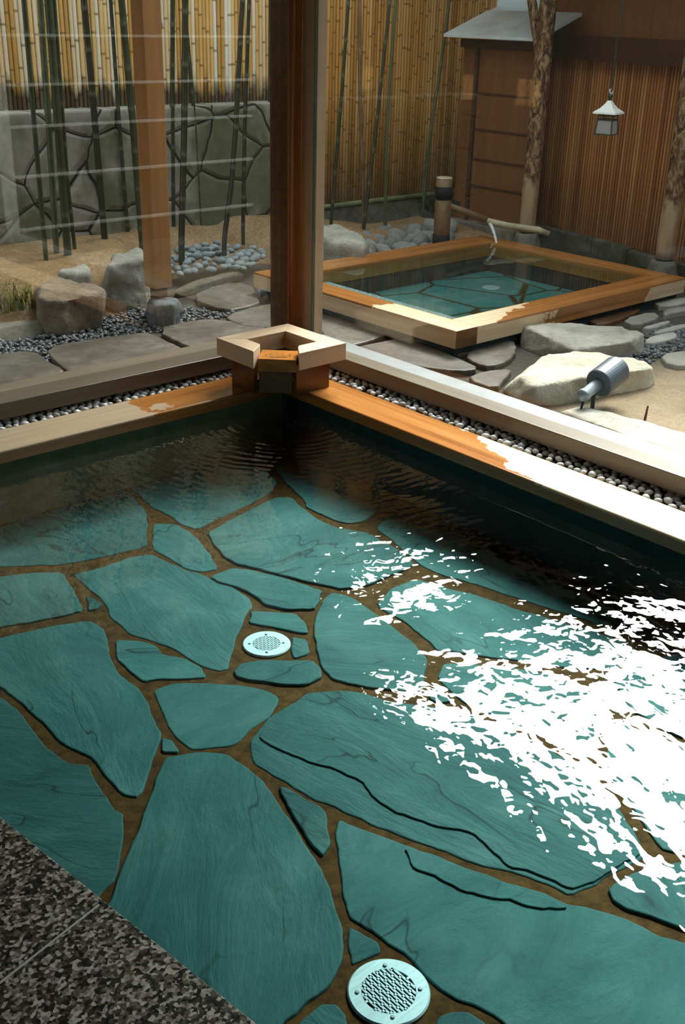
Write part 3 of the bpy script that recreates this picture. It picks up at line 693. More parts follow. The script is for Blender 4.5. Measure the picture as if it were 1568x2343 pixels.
def lathe(bm, prof, c=(0, 0, 0), seg=24, axis=None):
    """profile [(r,z)] turned about the vertical through c (or about axis vector)"""
    M = Matrix.Translation(Vector(c))
    if axis is not None:
        M = M @ Vector((0, 0, 1)).rotation_difference(Vector(axis)).to_matrix().to_4x4()
    loops = []
    for r, z in prof:
        loops.append([bm.verts.new(M @ Vector((r * math.cos(2 * math.pi * k / seg), r * math.sin(2 * math.pi * k / seg), z))) for k in range(seg)])
    for a, b in zip(loops, loops[1:]):
        for k in range(seg):
            bm.faces.new((a[k], a[(k + 1) % seg], b[(k + 1) % seg], b[k]))
    bm.faces.new(loops[0][::-1]); bm.faces.new(loops[-1])
    return bm
def rock(name, base, zb, top, zt, mat, label, cat='boulder', amp=0.02, freq=5.0, sub=5, smooth=2, seed=0, group=None):
    """boulder grown on the hull of its foot and its crown"""
    bm = B()
    for p in base:
        bm.verts.new((p[0], p[1], zb))
    for p in top:
        bm.verts.new((p[0], p[1], zt)); bm.verts.new((p[0], p[1], zb))
    bmesh.ops.convex_hull(bm, input=bm.verts)
    bm.normal_update()
    tree = BVHTree.FromBMesh(bm)
    xs = [v.co for v in bm.verts]
    c = Vector((sum(v.x for v in xs) / len(xs), sum(v.y for v in xs) / len(xs), (zb + zt) / 2))
    bm.free()
    r = B()
    bmesh.ops.create_icosphere(r, subdivisions=sub, radius=1)
    for v in r.verts:
        d = v.co.normalized()
        hit = tree.ray_cast(c, d)
        v.co = hit[0] if hit[0] is not None else c
    for _ in range(smooth):
        bmesh.ops.smooth_vert(r, verts=r.verts, factor=0.5, use_axis_x=True, use_axis_y=True, use_axis_z=True)
    r.normal_update()
    for v in r.verts:
        s = Vector((seed * 7.3, seed * 1.9, 0))
        k = noise.noise(v.co * freq + s) + 0.5 * noise.noise(v.co * freq * 2.3 + s) + 0.25 * noise.noise(v.co * freq * 5 + s)
        v.co += v.normal * (k * amp)
    o = build(name, r, mat, None, True)
    return tag(o, label, cat, group)
def pebble_mesh(name, mat, seed, flat=0.6, sub=2):
    bm = B()
    bmesh.ops.create_icosphere(bm, subdivisions=sub, radius=1)
    for v in bm.verts:
        k = 1 + 0.22 * noise.noise(v.co * 0.9 + Vector((seed * 5.1, 0, 0))) + 0.08 * noise.noise(v.co * 2.2 + Vector((0, seed * 3.3, 0)))
        v.co = Vector((v.co.x * k, v.co.y * k * 0.78, v.co.z * k * flat))
    me = bpy.data.meshes.new(name)
    bm.to_mesh(me); bm.free()
    for p in me.polygons:
        p.use_smooth = True
    me.materials.append(MAT[mat])
    return me
def put(me, name, loc, scale, rot, label, cat, group):
    o = bpy.data.objects.new(name, me)
    COL.objects.link(o)
    o.location = loc
    o.scale = (scale, scale, scale)
    o.rotation_euler = rot
    return tag(o, label, cat, group)
def merged(name, meshes, places, label, cat):
    """many uncounted little stones as one object"""
    vs, fs, rn = [], [], []
    for (i, loc, s, rot) in places:
        me = meshes[i]
        from mathutils import Euler
        R = Euler(rot).to_matrix()
        b = len(vs)
        q = rng.random()
        for v in me.vertices:
            vs.append((R @ (v.co * s)) + Vector(loc)); rn.append(q)
        for p in me.polygons:
            fs.append([b + k for k in p.vertices])
    me = bpy.data.meshes.new(name)
    me.from_pydata([tuple(v) for v in vs], [], fs)
    for p in me.polygons:
        p.use_smooth = True
    me.materials.append(meshes[0].materials[0])
    o = bpy.data.objects.new(name, me)
    COL.objects.link(o)
    return tag(o, label, cat, None, 'stuff')
def set_attr(o, values):
    a = o.data.attributes.new('rnd', 'FLOAT', 'POINT')
    a.data.foreach_set('value', values)
def inside(p, poly):
    c = False
    for i in range(len(poly)):
        a, b = poly[i], poly[i - 1]
        if (a[1] > p[1]) != (b[1] > p[1]) and p[0] < (b[0] - a[0]) * (p[1] - a[1]) / (b[1] - a[1]) + a[0]:
            c = not c
    return c

# ================================================================== STRUCTURE
GX0, GX1, GY0, GY1 = 4.10, 6.02, 3.67, 5.16       # hole for the outdoor bath
ZG = -0.16
bm = B()
def quad(bm, x0, x1, y0, y1, z):
    vs = [bm.verts.new(c) for c in ((x0, y0, z), (x1, y0, z), (x1, y1, z), (x0, y1, z))]
    bm.faces.new(vs)
quads = [(3.2, GX0, -6, 3.84), (GX0, GX1, -6, GY0), (GX1, 13, -6, 3.84), (GX1, 13, 3.84, 12), (GX0, GX1, GY1, 12), (-5, GX0, 3.84, 12)]
for q in quads:
    quad(bm, *q, ZG)
    quad(bm, *q, ZG - 0.05)
struct(build('ground', bm, 'earth', own_origin=False))

# interior floor: speckled granite beside the bath
def edge_x(y):
    return 0.668 - 0.123 * (y - 1.722)
fl = B()
prism(fl, [(edge_x(3.74) - 0.01, 3.74), (-1.3, 3.74), (-1.3, -2.2), (edge_x(-2.2) - 0.01, -2.2)], -0.40, -0.034)
floor = struct(build('floor', fl, 'tile_grout', own_origin=False))
jd = Vector((-0.223, -0.049)).normalized()
jp = Vector((0.707, 1.392))
def jline(off, t):
    q = jp + jd * t
    return (q.x + jd.y * off, q.y - jd.x * off)
def tile(y_hi, y_lo):
    pass
yl = lambda X: jp.y + (X - jp.x) * jd.y / jd.x
for (ya0, ya1, yb0, yb1) in ((yl(-1.3) + .003, yl(edge_x(1.392)) + .003, 3.74, 3.74), (-2.2, -2.2, yl(-1.3) - .003, yl(edge_x(1.392)) - .003)):
    pts = [(-1.3, ya0), (edge_x(ya1), ya1), (edge_x(yb1), yb1), (-1.3, yb0)]
    prism(bm := B(), pts, -0.10, -0.03, inset=0.004)
    build('granite_tile', bm, 'granite', floor)

bm = B(); box(bm, -1.4, -1.3, -2.3, 3.95, -0.4, 2.6); struct(build('wall_back', bm, 'room_wood', own_origin=False))
bm = B(); box(bm, -1.4, 3.3, -2.4, -2.3, -0.4, 2.6); struct(build('wall_side', bm, 'room_wood', own_origin=False))
bm = B(); box(bm, -1.4, 3.3, -2.4, 4.0, 2.6, 2.7); struct(build('ceiling', bm, 'ceiling_wood', own_origin=False))
bm = B(); box(bm, 3.12, 3.24, -2.3, 3.66, 1.95, 2.60); struct(build('trim_1', bm, 'wood_dark', own_origin=False))
bm = B(); box(bm, -1.3, 3.1, 3.80, 3.92, 2.45, 2.62); struct(build('trim_2', bm, 'wood_dark', own_origin=False))
# eaves over the two glass walls
bm = B(); box(bm, 3.12, 3.62, -3.5, 3.9, 1.914, 2.05); box(bm, 3.62, 3.68, -3.5, 3.9, 1.972, 2.11); struct(build('roof_right', bm, 'ceiling_wood', own_origin=False))
bm = B(); box(bm, -1.4, 3.2, 3.95, 5.35, 2.30, 2.40); box(bm, -1.4, 3.4, 4.98, 5.18, 2.12, 2.30); struct(build('roof_left', bm, 'ceiling_wood', own_origin=False))

# unseen masses added to block sky from the bath water's reflection
bm = B(); box(bm, -6, 7.3, 7.6, 9.5, -0.2, 7.0); struct(build('wall_skyblock', bm, 'plaster', own_origin=False))
bm = B()
gp = [(4.0, -0.2), (4.0, 2.42), (4.45, 2.9), (6.35, 4.85), (8.15, 6.2), (9.5, 7.0), (9.5, -0.2)]  # added profile, shaped to bound the glare mirrored in the water
a = [bm.verts.new((8.3, y, z)) for y, z in gp]; b = [bm.verts.new((9.6, y, z)) for y, z in gp]
bm.faces.new(a); bm.faces.new(b[::-1])
for i in range(len(gp)):
    bm.faces.new((a[i], b[i], b[(i + 1) % len(gp)], a[(i + 1) % len(gp)]))
struct(build('wall_glare_cut', bm, 'plaster', own_origin=False))
# glass walls on low sills
def pane(bm, x0, x1, y0, y1, z0, z1):
    return box(bm, x0, x1, y0, y1, z0, z1)
win1 = struct(thing('window_1', '', '', (0, 3.86, 0.0)))
for k in ('label', 'category'):
    del win1[k]
bm = B(); pane(bm, -1.3, 3.099, 3.855, 3.863, 0.06, 2.46); build('pane', bm, 'window_glass', win1)
bm = B(); box(bm, -1.3, 3.099, 3.735, 3.95, 0.012, 0.077, 0.004); build('sill', bm, 'wood_sill_x', win1)
bm = B(); box(bm, -1.3, 3.099, 3.80, 3.95, -0.16, 0.012); build('sill_base', bm, 'wood_dark', win1)
win2 = struct(thing('window_2', '', '', (3.16, 0, 0.0)))
for k in ('label', 'category'):
    del win2[k]
bm = B(); pane(bm, 3.155, 3.163, -2.3, 3.70, 0.06, 1.96); build('pane', bm, 'window_glass', win2)
bm = B(); box(bm, 3.155, 3.163, 3.698, 3.7015, 0.077, 1.95); build('pane_edge', bm, 'glass_edge', win2)
bm = B(); box(bm, 3.08, 3.171, -2.3, 3.80, 0.012, 0.077, 0.004); build('sill', bm, 'wood_sill_y', win2)
bm = B(); box(bm, 3.171, 3.30, -2.3, 3.80, 0.0, 0.062, 0.004); build('outer_sill', bm, 'sill_flashing', win2)
bm = B(); box(bm, 3.14, 3.28, -2.3, 3.80, -0.16, 0.012); build('sill_base', bm, 'wood_dark', win2)

# ================================================================== CORNER POST
cp = thing('corner_post', 'reddish brown corner post with pale jamb rising between the two glass walls', 'post', (3.16, 3.85, 0.077))
bm = B(); box(bm, 3.10, 3.21, 3.811, 3.93, 0.0, 2.6, 0.004); build('post_core', bm, 'wood_soaked', cp)
bm = B(); box(bm, 3.1005, 3.172, 3.800, 3.8108, 0.0, 2.6, 0.002); build('cover_strip', bm, 'wood_red', cp)
bm = B(); tube(bm, [(3.118, 3.800, 0.077), (3.118, 3.800, 2.6)], 0.010, 12); build('bead', bm, 'wood_red', cp, True)
bm = B(); box(bm, 3.172, 3.222, 3.70, 3.80, 0.0, 2.6, 0.003); build('jamb', bm, 'wood_pale', cp)

# ================================================================== INDOOR BATH
bath = thing('bath', 'large indoor bath with wooden rim and green slate floor', 'bath', (1.8, 2.0, -0.33))
WX, WY = 2.85, 3.53
bm = B(); box(bm, WX, WX + 0.12, -2.25, WY + 0.12, -0.40, -0.045); build('right_wall', bm, 'pool_wall', bath)
bm = B(); box(bm, 0.3, WX, WY, WY + 0.12, -0.40, -0.045); build('left_wall', bm, 'pool_wall_brown', bath)
bm = B(); prism(bm, [(edge_x(3.53) - .01, 3.53), (edge_x(-2.2) - .01, -2.2), (edge_x(-2.2) - .04, -2.2), (edge_x(3.53) - .04, 3.53)], -0.40, -0.036); build('near_wall', bm, 'pool_wall', bath)
bm = B(); box(bm, 0.2, 2.86, -2.2, 3.54, -0.36, -0.3055); build('grout_bed', bm, 'pool_grout', bath)
def miter(bm, pts, z0, z1, bev):
    prism(bm, pts, z0, z1)
    es = [e for e in bm.edges if abs(e.verts[0].co.z - e.verts[1].co.z) < 1e-6 and e.verts[0].co.z > z1 - 1e-4 and len([f for f in e.link_faces if abs(f.normal.z) < .5]) > 0]
    bm.normal_update()
    es = [e for e in bm.edges if all(v.co.z > z1 - 1e-4 for v in e.verts) and any(abs(f.normal.z) < .5 for f in e.link_faces)]
    bmesh.ops.bevel(bm, geom=es, offset=bev, segments=3, affect='EDGES', profile=0.5)
    return bm
bm = B(); miter(bm, [(2.806, -2.2), (3.0, -2.2), (3.0, 3.68), (2.806, 3.47)], -0.045, 0.0, 0.007); build('rim_board', bm, 'rim_right', bath)
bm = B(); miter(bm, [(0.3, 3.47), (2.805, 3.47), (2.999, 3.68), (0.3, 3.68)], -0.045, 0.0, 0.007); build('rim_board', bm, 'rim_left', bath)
for i, s in enumerate(SLABS):
    wob = 0.0055 if max(p[1] for p in s) > 2.3 else 0.0045
    pts = ragged(s, wob, 0.018, i, 1, 0.13)
    pts = [(min(x, 2.845), min(max(y, -2.0), 3.525)) for x, y in pts]
    dz = rng.uniform(-0.003, 0.003)
    bm = B(); prism(bm, pts, -0.325, -0.300 + dz, inset=0.004)
    for j_, ter in TERR:      # layers of the slate that stand proud of a split
        if j_ == i:
            prism(bm, ragged(ter, 0.0075, 0.014, i + 9, 1, 0.13), -0.303 + dz, -0.2958 + dz, inset=0.002)
    build('floor_slab', bm, 'slate', bath)

# slabs of the bath floor beyond the right edge of the photo
for gi in range(5):
    for gj in range(5):
        cx_, cy_ = 1.25 + gi * .36, 0.98 - gj * .42 + .1 * (gi % 2)
        q = [(cx_ + a_ + rng.uniform(-.04, .04), cy_ + b_ + rng.uniform(-.04, .04)) for a_, b_ in ((-.155, -.18), (.02, -.20), (.155, -.16), (.16, .04), (.13, .19), (-.03, .17), (-.16, .18))]
        q = [(min(x, 2.845), y) for x, y in q]
        if any(inside(v, sl_) for sl_ in SLABS for v in q + [(cx_, cy_)]) or any(inside(v, q) for sl_ in SLABS for v in sl_) or min(x - edge_x(y) for x, y in q) < 0:
            continue
        bm = B(); prism(bm, ragged(q, .0045, 0.02, gi * 7 + gj, 1, .13), -0.325, -0.300, inset=0.004)
        build('floor_slab', bm, 'slate', bath)
# pebbles between the rim and the sills
for_pebble = [pebble_mesh('pebble', 'pebble', k, 0.62) for k in range(5)]
cells = []
def strip(along, a0, a1, c0, c1, z, pitch):
    """loosely packed pebbles: random sizes, nearest neighbours touching"""
    got = []
    for _ in range(9000):
        r_ = pitch * rng.uniform(.40, .62)
        a, c = rng.uniform(a0, a1), rng.uniform(c0 + r_ * .7, c1 - r_ * .6)
        if all(((a - g[0]) / 1.18) ** 2 + ((c - g[1]) / .92) ** 2 > ((r_ + g[2]) * .80) ** 2 for g in got):
            got.append((a, c, r_))
    for a, c, r_ in got:
        cells.append((along, (c, a, z + rng.uniform(-.002, .003)) if along == 'y' else (a, c, z), r_))
strip('y', 1.50, 3.60, 3.004, 3.132, -0.006, 0.031)
strip('x', 1.45, 2.95, 3.684, 3.795, -0.010, 0.031)
cells.sort(key=lambda c: (Vector(c[1]) - Vector((0, 0, H))).length)
lab = {'y': ('small grey pebble in the strip between right rim board and right window sill', 'pebbles beside the right window'),
       'x': ('small dark wet pebble in the strip between left rim board and left window sill', 'pebbles beside the left window')}
vis = [c for c in cells]
bm = B(); box(bm, 3.0, 3.15, -2.3, 3.82, -0.16, -0.015); box(bm, -1.3, 3.0, 3.68, 3.82, -0.16, -0.019); struct(build('trim_3', bm, 'earth', own_origin=False))
for c in vis[:300]:
    put(for_pebble[rng.randrange(5)], 'pebble', c[1], c[2], (rng.uniform(-.25, .25), rng.uniform(-.25, .25), (1.57 if c[0] == 'y' else 0) + rng.uniform(-.6, .6)), lab[c[0]][0], 'pebble', lab[c[0]][1])
cells.clear()
strip('y', -0.2, 1.49, 3.004, 3.132, -0.006, 0.031)
strip('x', 0.6, 1.44, 3.684, 3.795, -0.010, 0.031)
vis = vis + cells
if vis[300:]:
    merged('pebble_fill', for_pebble, [(rng.randrange(5), c[1], c[2], (rng.uniform(-.25, .25), rng.uniform(-.25, .25), (1.57 if c[0] == 'y' else 0) + rng.uniform(-.6, .6))) for c in vis[300:]], 'more small pebbles continuing the strips beside the window sills', 'pebbles')

# water
bm = B()
nx, ny = 40, 80
for i in range(nx + 1):
    for j in range(ny + 1):
        y = -2.2 + (3.525 + 2.2) * j / ny
        x0 = edge_x(y) - 0.012
        bm.verts.new((x0 + (2.849 - x0) * i / nx, y, -0.07))
bm.verts.ensure_lookup_table()
for i in range(nx):
    for j in range(ny):
        a = i * (ny + 1) + j
        bm.faces.new([bm.verts[k] for k in (a, a + ny + 1, a + ny + 2, a + 1)])
w = build('bath_water', bm, 'water_bath', None, True, own_origin=False, up=True)
tag(w, 'clear rippled hot water filling the large indoor bath', 'water', None, 'stuff')

# drain covers: steel discs with staggered slots
def drain(name, cx, cy, r, rs, label):
    z0 = -0.304
    t = thing(name, label, 'drain cover', (cx, cy, z0), None)
    bm = B(); lathe(bm, [(r * .9, 0), (r, 0.0), (r, 0.006), (r - .003, 0.009), (rs + .001, 0.009), (rs, 0.0085), (rs, 0.001)], (cx, cy, z0), 64)
    ring = B()
    prof = [(r, 0.0), (r, 0.003), (r - .003, 0.006), (rs, 0.006), (rs, 0.0)]
    bm.free()
    loops = []
    for q, z in prof:
        loops.append([ring.verts.new((cx + q * math.cos(2 * math.pi * k / 72), cy + q * math.sin(2 * math.pi * k / 72), z0 + z)) for k in range(72)])
    for a, b in zip(loops, loops[1:] + loops[:1]):
        for k in range(72):
            ring.faces.new((a[k], a[(k + 1) % 72], b[(k + 1) % 72], b[k]))
    flange = build('flange', ring, 'steel', t)
    bm = B(); lathe(bm, [(rs * .99, 0), (rs * .99, 0.002)], (cx, cy, z0), 48); build('well', bm, 'black_hole', t)
    # bars between the slots, with staggered bridges
    g = B()
    pitch = rs * 2 / 12.0
    nb = 12
    for i in range(nb + 1):
        xx = -rs + i * pitch
        hw = math.sqrt(max(0, rs * rs - xx * xx))
        if hw > .004:
            box(g, cx + xx - pitch * .26, cx + xx + pitch * .26, cy - hw, cy + hw, z0 + .003, z0 + .006)
        if i < nb:
            xm = xx + pitch / 2
            hm = math.sqrt(max(0, rs * rs - xm * xm))
            step = rs * 0.46
            y = -rs * 1.2 + (step / 2 if i % 2 else 0)
            while y < rs:
                if abs(y) < hm:
                    box(g, cx + xx, cx + xx + pitch, cy + y - rs * .045, cy + y + rs * .045, z0 + .003, z0 + .006)
                y += step
    build('slotted_grille', g, 'steel', t)
    for k in range(4):
        a = math.radians(45 + 90 * k + 8)
        s = B(); lathe(s, [(.0045, 0), (.0045, .0015), (.003, .0025)], (cx + (rs + (r - rs) * .3) * math.cos(a), cy + (rs + (r - rs) * .3) * math.sin(a), z0 + .006), 14)
        build('screw', s, 'metal_lamp', flange)
drain('drain_cover', 1.137, 1.073, 0.082, 0.054, 'round steel drain cover at the near bottom edge of the bath floor, slots sharp')
drain('drain_cover', 1.752, 2.244, 0.073, 0.042, 'round steel drain cover in the middle of the bath floor, wavering under ripples')

# broken pale chip lying in the grout
bm = B()
prism(bm, ragged([(1.475, 1.815), (1.495, 1.83), (1.515, 1.815), (1.505, 1.79), (1.48, 1.785)], .003, .008, 4, 0), -0.318, -0.300, inset=.003)
tag(build('stone_chip', bm, 'boulder_pale'), 'small pale stone chip lying in the brown grout of the bath floor', 'stone')

# ================================================================== SPOUT BOX IN THE CORNER
sp = thing('water_spout_box', 'square wooden spout box standing on the bath corner before the post', 'spout', (2.77, 3.44, 0.0))
X0, X1, Y0, Y1 = 2.58, 2.962, 3.25, 3.63
wd = 0.088
ZT, ZBt = 0.20, 0.128
def poly_part(name, pts, z0, z1, mat, bev=0.003):
    b = B(); miter(b, pts, z0, z1, bev) if bev else prism(b, pts, z0, z1)
    return build(name, b, mat, sp)
poly_part('frame_beam', [(X0, Y1), (X1, Y1), (X1 - wd, Y1 - wd), (X0 + wd, Y1 - wd)], ZBt, ZT, 'wood_pale_x')
poly_part('frame_beam', [(X1, Y1), (X1, Y0), (X1 - wd, Y0 + wd), (X1 - wd, Y1 - wd)], ZBt, ZT, 'wood_pale_y')
poly_part('frame_beam', [(X0, Y1), (X0 + wd, Y1 - wd), (X0 + wd, Y0 + .200), (X0 + wd * .75, Y0 + .178), (X0, Y0 + .130)], ZBt, ZT, 'wood_pale_y')
poly_part('frame_beam', [(X1, Y0), (X1 - wd, Y0 + wd), (X0 + .200, Y0 + wd), (X0 + .178, Y0 + wd * .75), (X0 + .130, Y0)], ZBt, ZT, 'wood_pale_x')
# diagonal lip between the two cut ends
A1, A2 = (2.606, 3.386), (2.716, 3.276)
C1, C2 = (2.70, 3.48), (2.81, 3.37)
poly_part('lip_board', [A1, A2, C2, C1], 0.112, 0.164, 'wood_lip', 0.003)
# body below: four panels, the front one set diagonally
bx0, bx1, by0, by1 = 2.622, 2.925, 3.310, 3.585
cut = 0.125
poly_part('body_panel', [(bx0, by1), (bx1, by1), (bx1, by1 - .02), (bx0, by1 - .02)], 0.0, ZBt, 'wood_soaked', 0)
poly_part('body_panel', [(bx1, by1 - .02), (bx1, by0), (bx1 - .02, by0), (bx1 - .02, by1 - .02)], 0.0, ZBt, 'wood_soaked', 0)
poly_part('body_panel', [(bx0 + cut, by0), (bx1 - .02, by0), (bx1 - .02, by0 + .02), (bx0 + cut, by0 + .02)], 0.0005, ZBt, 'wood_soaked', 0)
poly_part('body_panel', [(bx0, by0 + cut), (bx0 + .02, by0 + cut), (bx0 + .02, by1 - .02), (bx0, by1 - .02)], 0.0005, ZBt, 'wood_soaked', 0)
poly_part('front_panel', [(bx0 + .024, by0 + cut - .004), (bx0 + cut - .004, by0 + .024), (bx0 + cut + .01, by0 + .038), (bx0 + .038, by0 + cut + .01)], 0.002, 0.112, 'wood_soaked', 0)
bm = B(); prism(bm, [(bx0 + .03, by0 + cut + .02), (bx0 + cut + .02, by0 + .03), (bx1 - .02, by0 + .02), (bx1 - .02, by1 - .02), (bx0 + .02, by1 - .02)], 0.02, 0.05); build('inner_floor', bm, 'wood_soaked', sp)
bm = B(); prism(bm, [(2.702, 3.479), (2.809, 3.372), (bx1 - .06, by0 + .05), (bx1 - .021, by0 + .05), (bx1 - .021, by1 - .022), (bx0 + .05, by1 - .022), (bx0 + .05, by1 - .06)], 0.150, 0.1655)
tag(build('spout_water', bm, 'falling_water'), 'hot water welling up inside the wooden spout box', 'water', None, 'stuff')
# thin falling sheet over the lip
bm = B()
dv = Vector((-1, -1, 0)).normalized(); sv = Vector((1, -1, 0)).normalized()
c0 = Vector(((A1[0] + A2[0]) / 2, (A1[1] + A2[1]) / 2, 0))
rowsv = []
for i in range(15):
    t = i / 14
    z = 0.1685 - 0.2385 * t
    outp = -0.05 + 0.056 * min(1, t * 6) + 0.03 * t
    if t < .12:
        z = 0.1685 - t * .02
    row = []
    for j in range(13):
        s = -0.052 + 0.104 * j / 12
        s *= 1 - .25 * t
        q = c0 + dv * (outp + .0025 * math.sin(j * 2.1 + i * .7)) + sv * s
        row.append(bm.verts.new((q.x, q.y, z)))
    rowsv.append(row)
for a, b in zip(rowsv, rowsv[1:]):
    for j in range(12):
        bm.faces.new((a[j], a[j + 1], b[j + 1], b[j]))
bmesh.ops.solidify(bm, geom=bm.faces[:], thickness=0.003)
tag(build('falling_water', bm, 'falling_water', None, True), 'thin sheet of water running over the lip of the wooden spout box', 'water', None, 'stuff')
# bubbles
bub = B()
bmesh.ops.create_icosphere(bub, subdivisions=2, radius=1)
me_b = bpy.data.meshes.new('bubble'); bub.to_mesh(me_b); bub.free()
for p_ in me_b.polygons:
    p_.use_smooth = True
me_b.materials.append(MAT['falling_water'])
for (x, y, r_) in ((2.71, 3.38, .009), (2.725, 3.372, .007), (2.75, 3.355, .006), (2.69, 3.40, .006), (2.85, 3.42, .007), (2.835, 3.43, .005)):
    put(me_b, 'bubble', (x, y, 0.1665), r_, (0, 0, 0), 'clear bubble floating on the water in the wooden spout box', 'bubble', 'bubbles in the spout box')

# ================================================================== OUTDOOR BATH
ob = thing('outdoor_bath', 'square outdoor bath with broad wooden rim seen through the right glass wall', 'bath', (5.06, 4.4, -0.16))
ox0, ox1, oy0, oy1 = 4.02, 6.10, 3.59, 5.26
ix0, ix1, iy0, iy1 = 4.18, 5.94, 3.776, 5.05
def ob_box(name, x0, x1, y0, y1, mat):
    b = B(); box(b, x0, x1, y0, y1, -0.095, 0.0, 0.005); build(name, b, mat, ob)
ob_box('rim_beam', ox0, ix0, oy0, oy1, 'rim_out_y')
ob_box('rim_beam', ix0 + .0005, ox1, oy0, iy0, 'rim_out_x')
ob_box('rim_beam', ix1, ox1, iy0 + .0005, oy1, 'rim_out_y')
ob_box('rim_beam', ix0 + .0005, ix1 - .0005, iy1, oy1, 'rim_out_x')
bm = B()
box(bm, ox0 + .03, ix0 - .01, oy0 + .03, oy1 - .03, -0.35, -0.095)
box(bm, ix1 + .01, ox1 - .03, oy0 + .03, oy1 - .03, -0.35, -0.095)
box(bm, ix0 - .01, ix1 + .01, oy0 + .03, iy0 - .01, -0.35, -0.095)
box(bm, ix0 - .01, ix1 + .01, iy1 + .01, oy1 - .03, -0.35, -0.095)
build('basin_wall', bm, 'pool_wall', ob)
bm = B(); box(bm, ix0 - .01, ix1 + .01, iy0 - .01, iy1 + .01, -0.25, -0.20); build('basin_floor', bm, 'garden_floor_slabs', ob)
bm = B(); box(bm, ix0 - .008, ix0 + .26, iy0 - .005, iy1 + .005, -0.20, -0.075, 0.006); build('step', bm, 'ledge_tile', ob)
bm = B(); quad(bm, ix0 - .005, ix1 + .005, iy0 - .005, iy1 + .005, -0.016)
bmesh.ops.subdivide_edges(bm, edges=bm.edges[:], cuts=24, use_grid_fill=True)
tag(build('outdoor_bath_water', bm, 'water_garden', None, True, own_origin=False, up=True), 'blue green hot water filling the square outdoor bath', 'water', None, 'stuff')
bm = B(); lathe(bm, [(.06, 0), (.06, .006), (.055, .009)], (5.55, 4.68, -0.20), 32)
tag(build('drain_cover', bm, 'steel'), 'small round drain cover on the floor of the outdoor bath', 'drain cover')

# ================================================================== GARDEN STONES
L_ = {
 'brown': ('boulder_brown', 'brown rounded boulder at the foot of the bamboo by the dark gravel', 'boulder', .03, 4.5),
 'gray': ('boulder_grey', 'grey angular boulder directly beside the square wooden post', 'boulder', .025, 5),
 'flat': ('boulder_grey', 'low flat grey boulder behind the brown boulder', 'boulder', .02, 6),
 'base': ('stone_dark', 'dark blue grey foundation stone under the square wooden post', 'stone', .015, 7),
 'behind': ('boulder_grey', 'smooth pale grey boulder between the corner post and the outdoor bath', 'boulder', .02, 4),
 'big': ('boulder_pale', 'big pale boulder behind the garden spotlight', 'boulder', .02, 5),
 'block': ('block_stone', 'flat topped grey stepping block between the pale boulder and outdoor bath', 'stone', .012, 6),
 'edge': ('block_stone', 'long low pale edging stone right outside the right sill', 'stone', .01, 6),
 'curbl': ('kerb_stone', 'low kerb stone left of the brown boulder by the gravel', 'kerb', .008, 6),
 'curbr': ('kerb_stone', 'long rough kerb stone between the square post and the outdoor bath', 'kerb', .008, 6),
}
for i, (k, (mat, lab_, cat, amp, fr)) in enumerate(L_.items()):
    b_, zb, t_, zt = ROCKS[k]
    nm = {'boulder': 'boulder', 'stone': {'base': 'foundation_stone', 'block': 'stepping_stone', 'edge': 'edging_stone'}.get(k, 'stone'), 'kerb': 'kerb_stone'}[cat]
    rock(nm, b_, zb, t_, zt, mat, lab_, cat, amp, fr, 6 if k in ('block', 'big') else 5, {'block': 0, 'edge': 1, 'curbr': 1, 'curbl': 1, 'big': 1}.get(k, 2), i)

FL = {
 'A': ('flag', 'broad dark flagstone along the left sill, nearest the dark gravel'),
 'B': ('flag', 'brownish flagstone directly left of the spout box'),
 'C': ('flag', 'dark flagstone cut off by the left edge of the photo'),
 'D': ('flag', 'tan flagstone passing behind the foot of the corner post'),
 'E': ('flag', 'grey flagstone between the foundation stone and the outdoor bath corner'),
 'G': ('flag', 'tan flagstone right of the corner post below the outdoor bath'),
 'H': ('flag', 'long grey flagstone in front of the outdoor bath side'),
 'T': ('flag', 'narrow flagstone tucked along the foot of the outdoor bath'),
 'I': ('flag', 'grey flagstone below the near corner of the outdoor bath'),
 'J': ('flag', 'dark flagstone left of the big pale boulder'),
 'K': ('flag_pale', 'pale paver beside the wet brown paver by the outdoor bath'),
 'L': ('flag_pale', 'palest paver under the far right of the outdoor bath rim'),
 'M': ('flag_pale', 'narrow dark edged paver right of the pale paver'),
 'N': ('flag_pale', 'long narrow paver beside the fine gravel'),
 'O': ('flag_pale', 'brownish narrow paver above the long paver'),
 'P': ('flag_pale', 'blue grey paver at the right edge of the photo'),
 'Q': ('flag_wet', 'wet brown paver under the dripping outdoor bath side'),
 'S': ('flag_pale', 'flat pale stone at the right edge beyond the pale boulder'),
}
for i, (k, (mat, lab_)) in enumerate(FL.items()):
    pts = ragged(FLAGS[k], 0.006, 0.05, i + 40, 1)
    bm = B(); prism(bm, pts, -0.19, -0.13 + rng.uniform(-.006, .004), inset=0.008)
    tag(build('flagstone', bm, mat), lab_, 'flagstone')

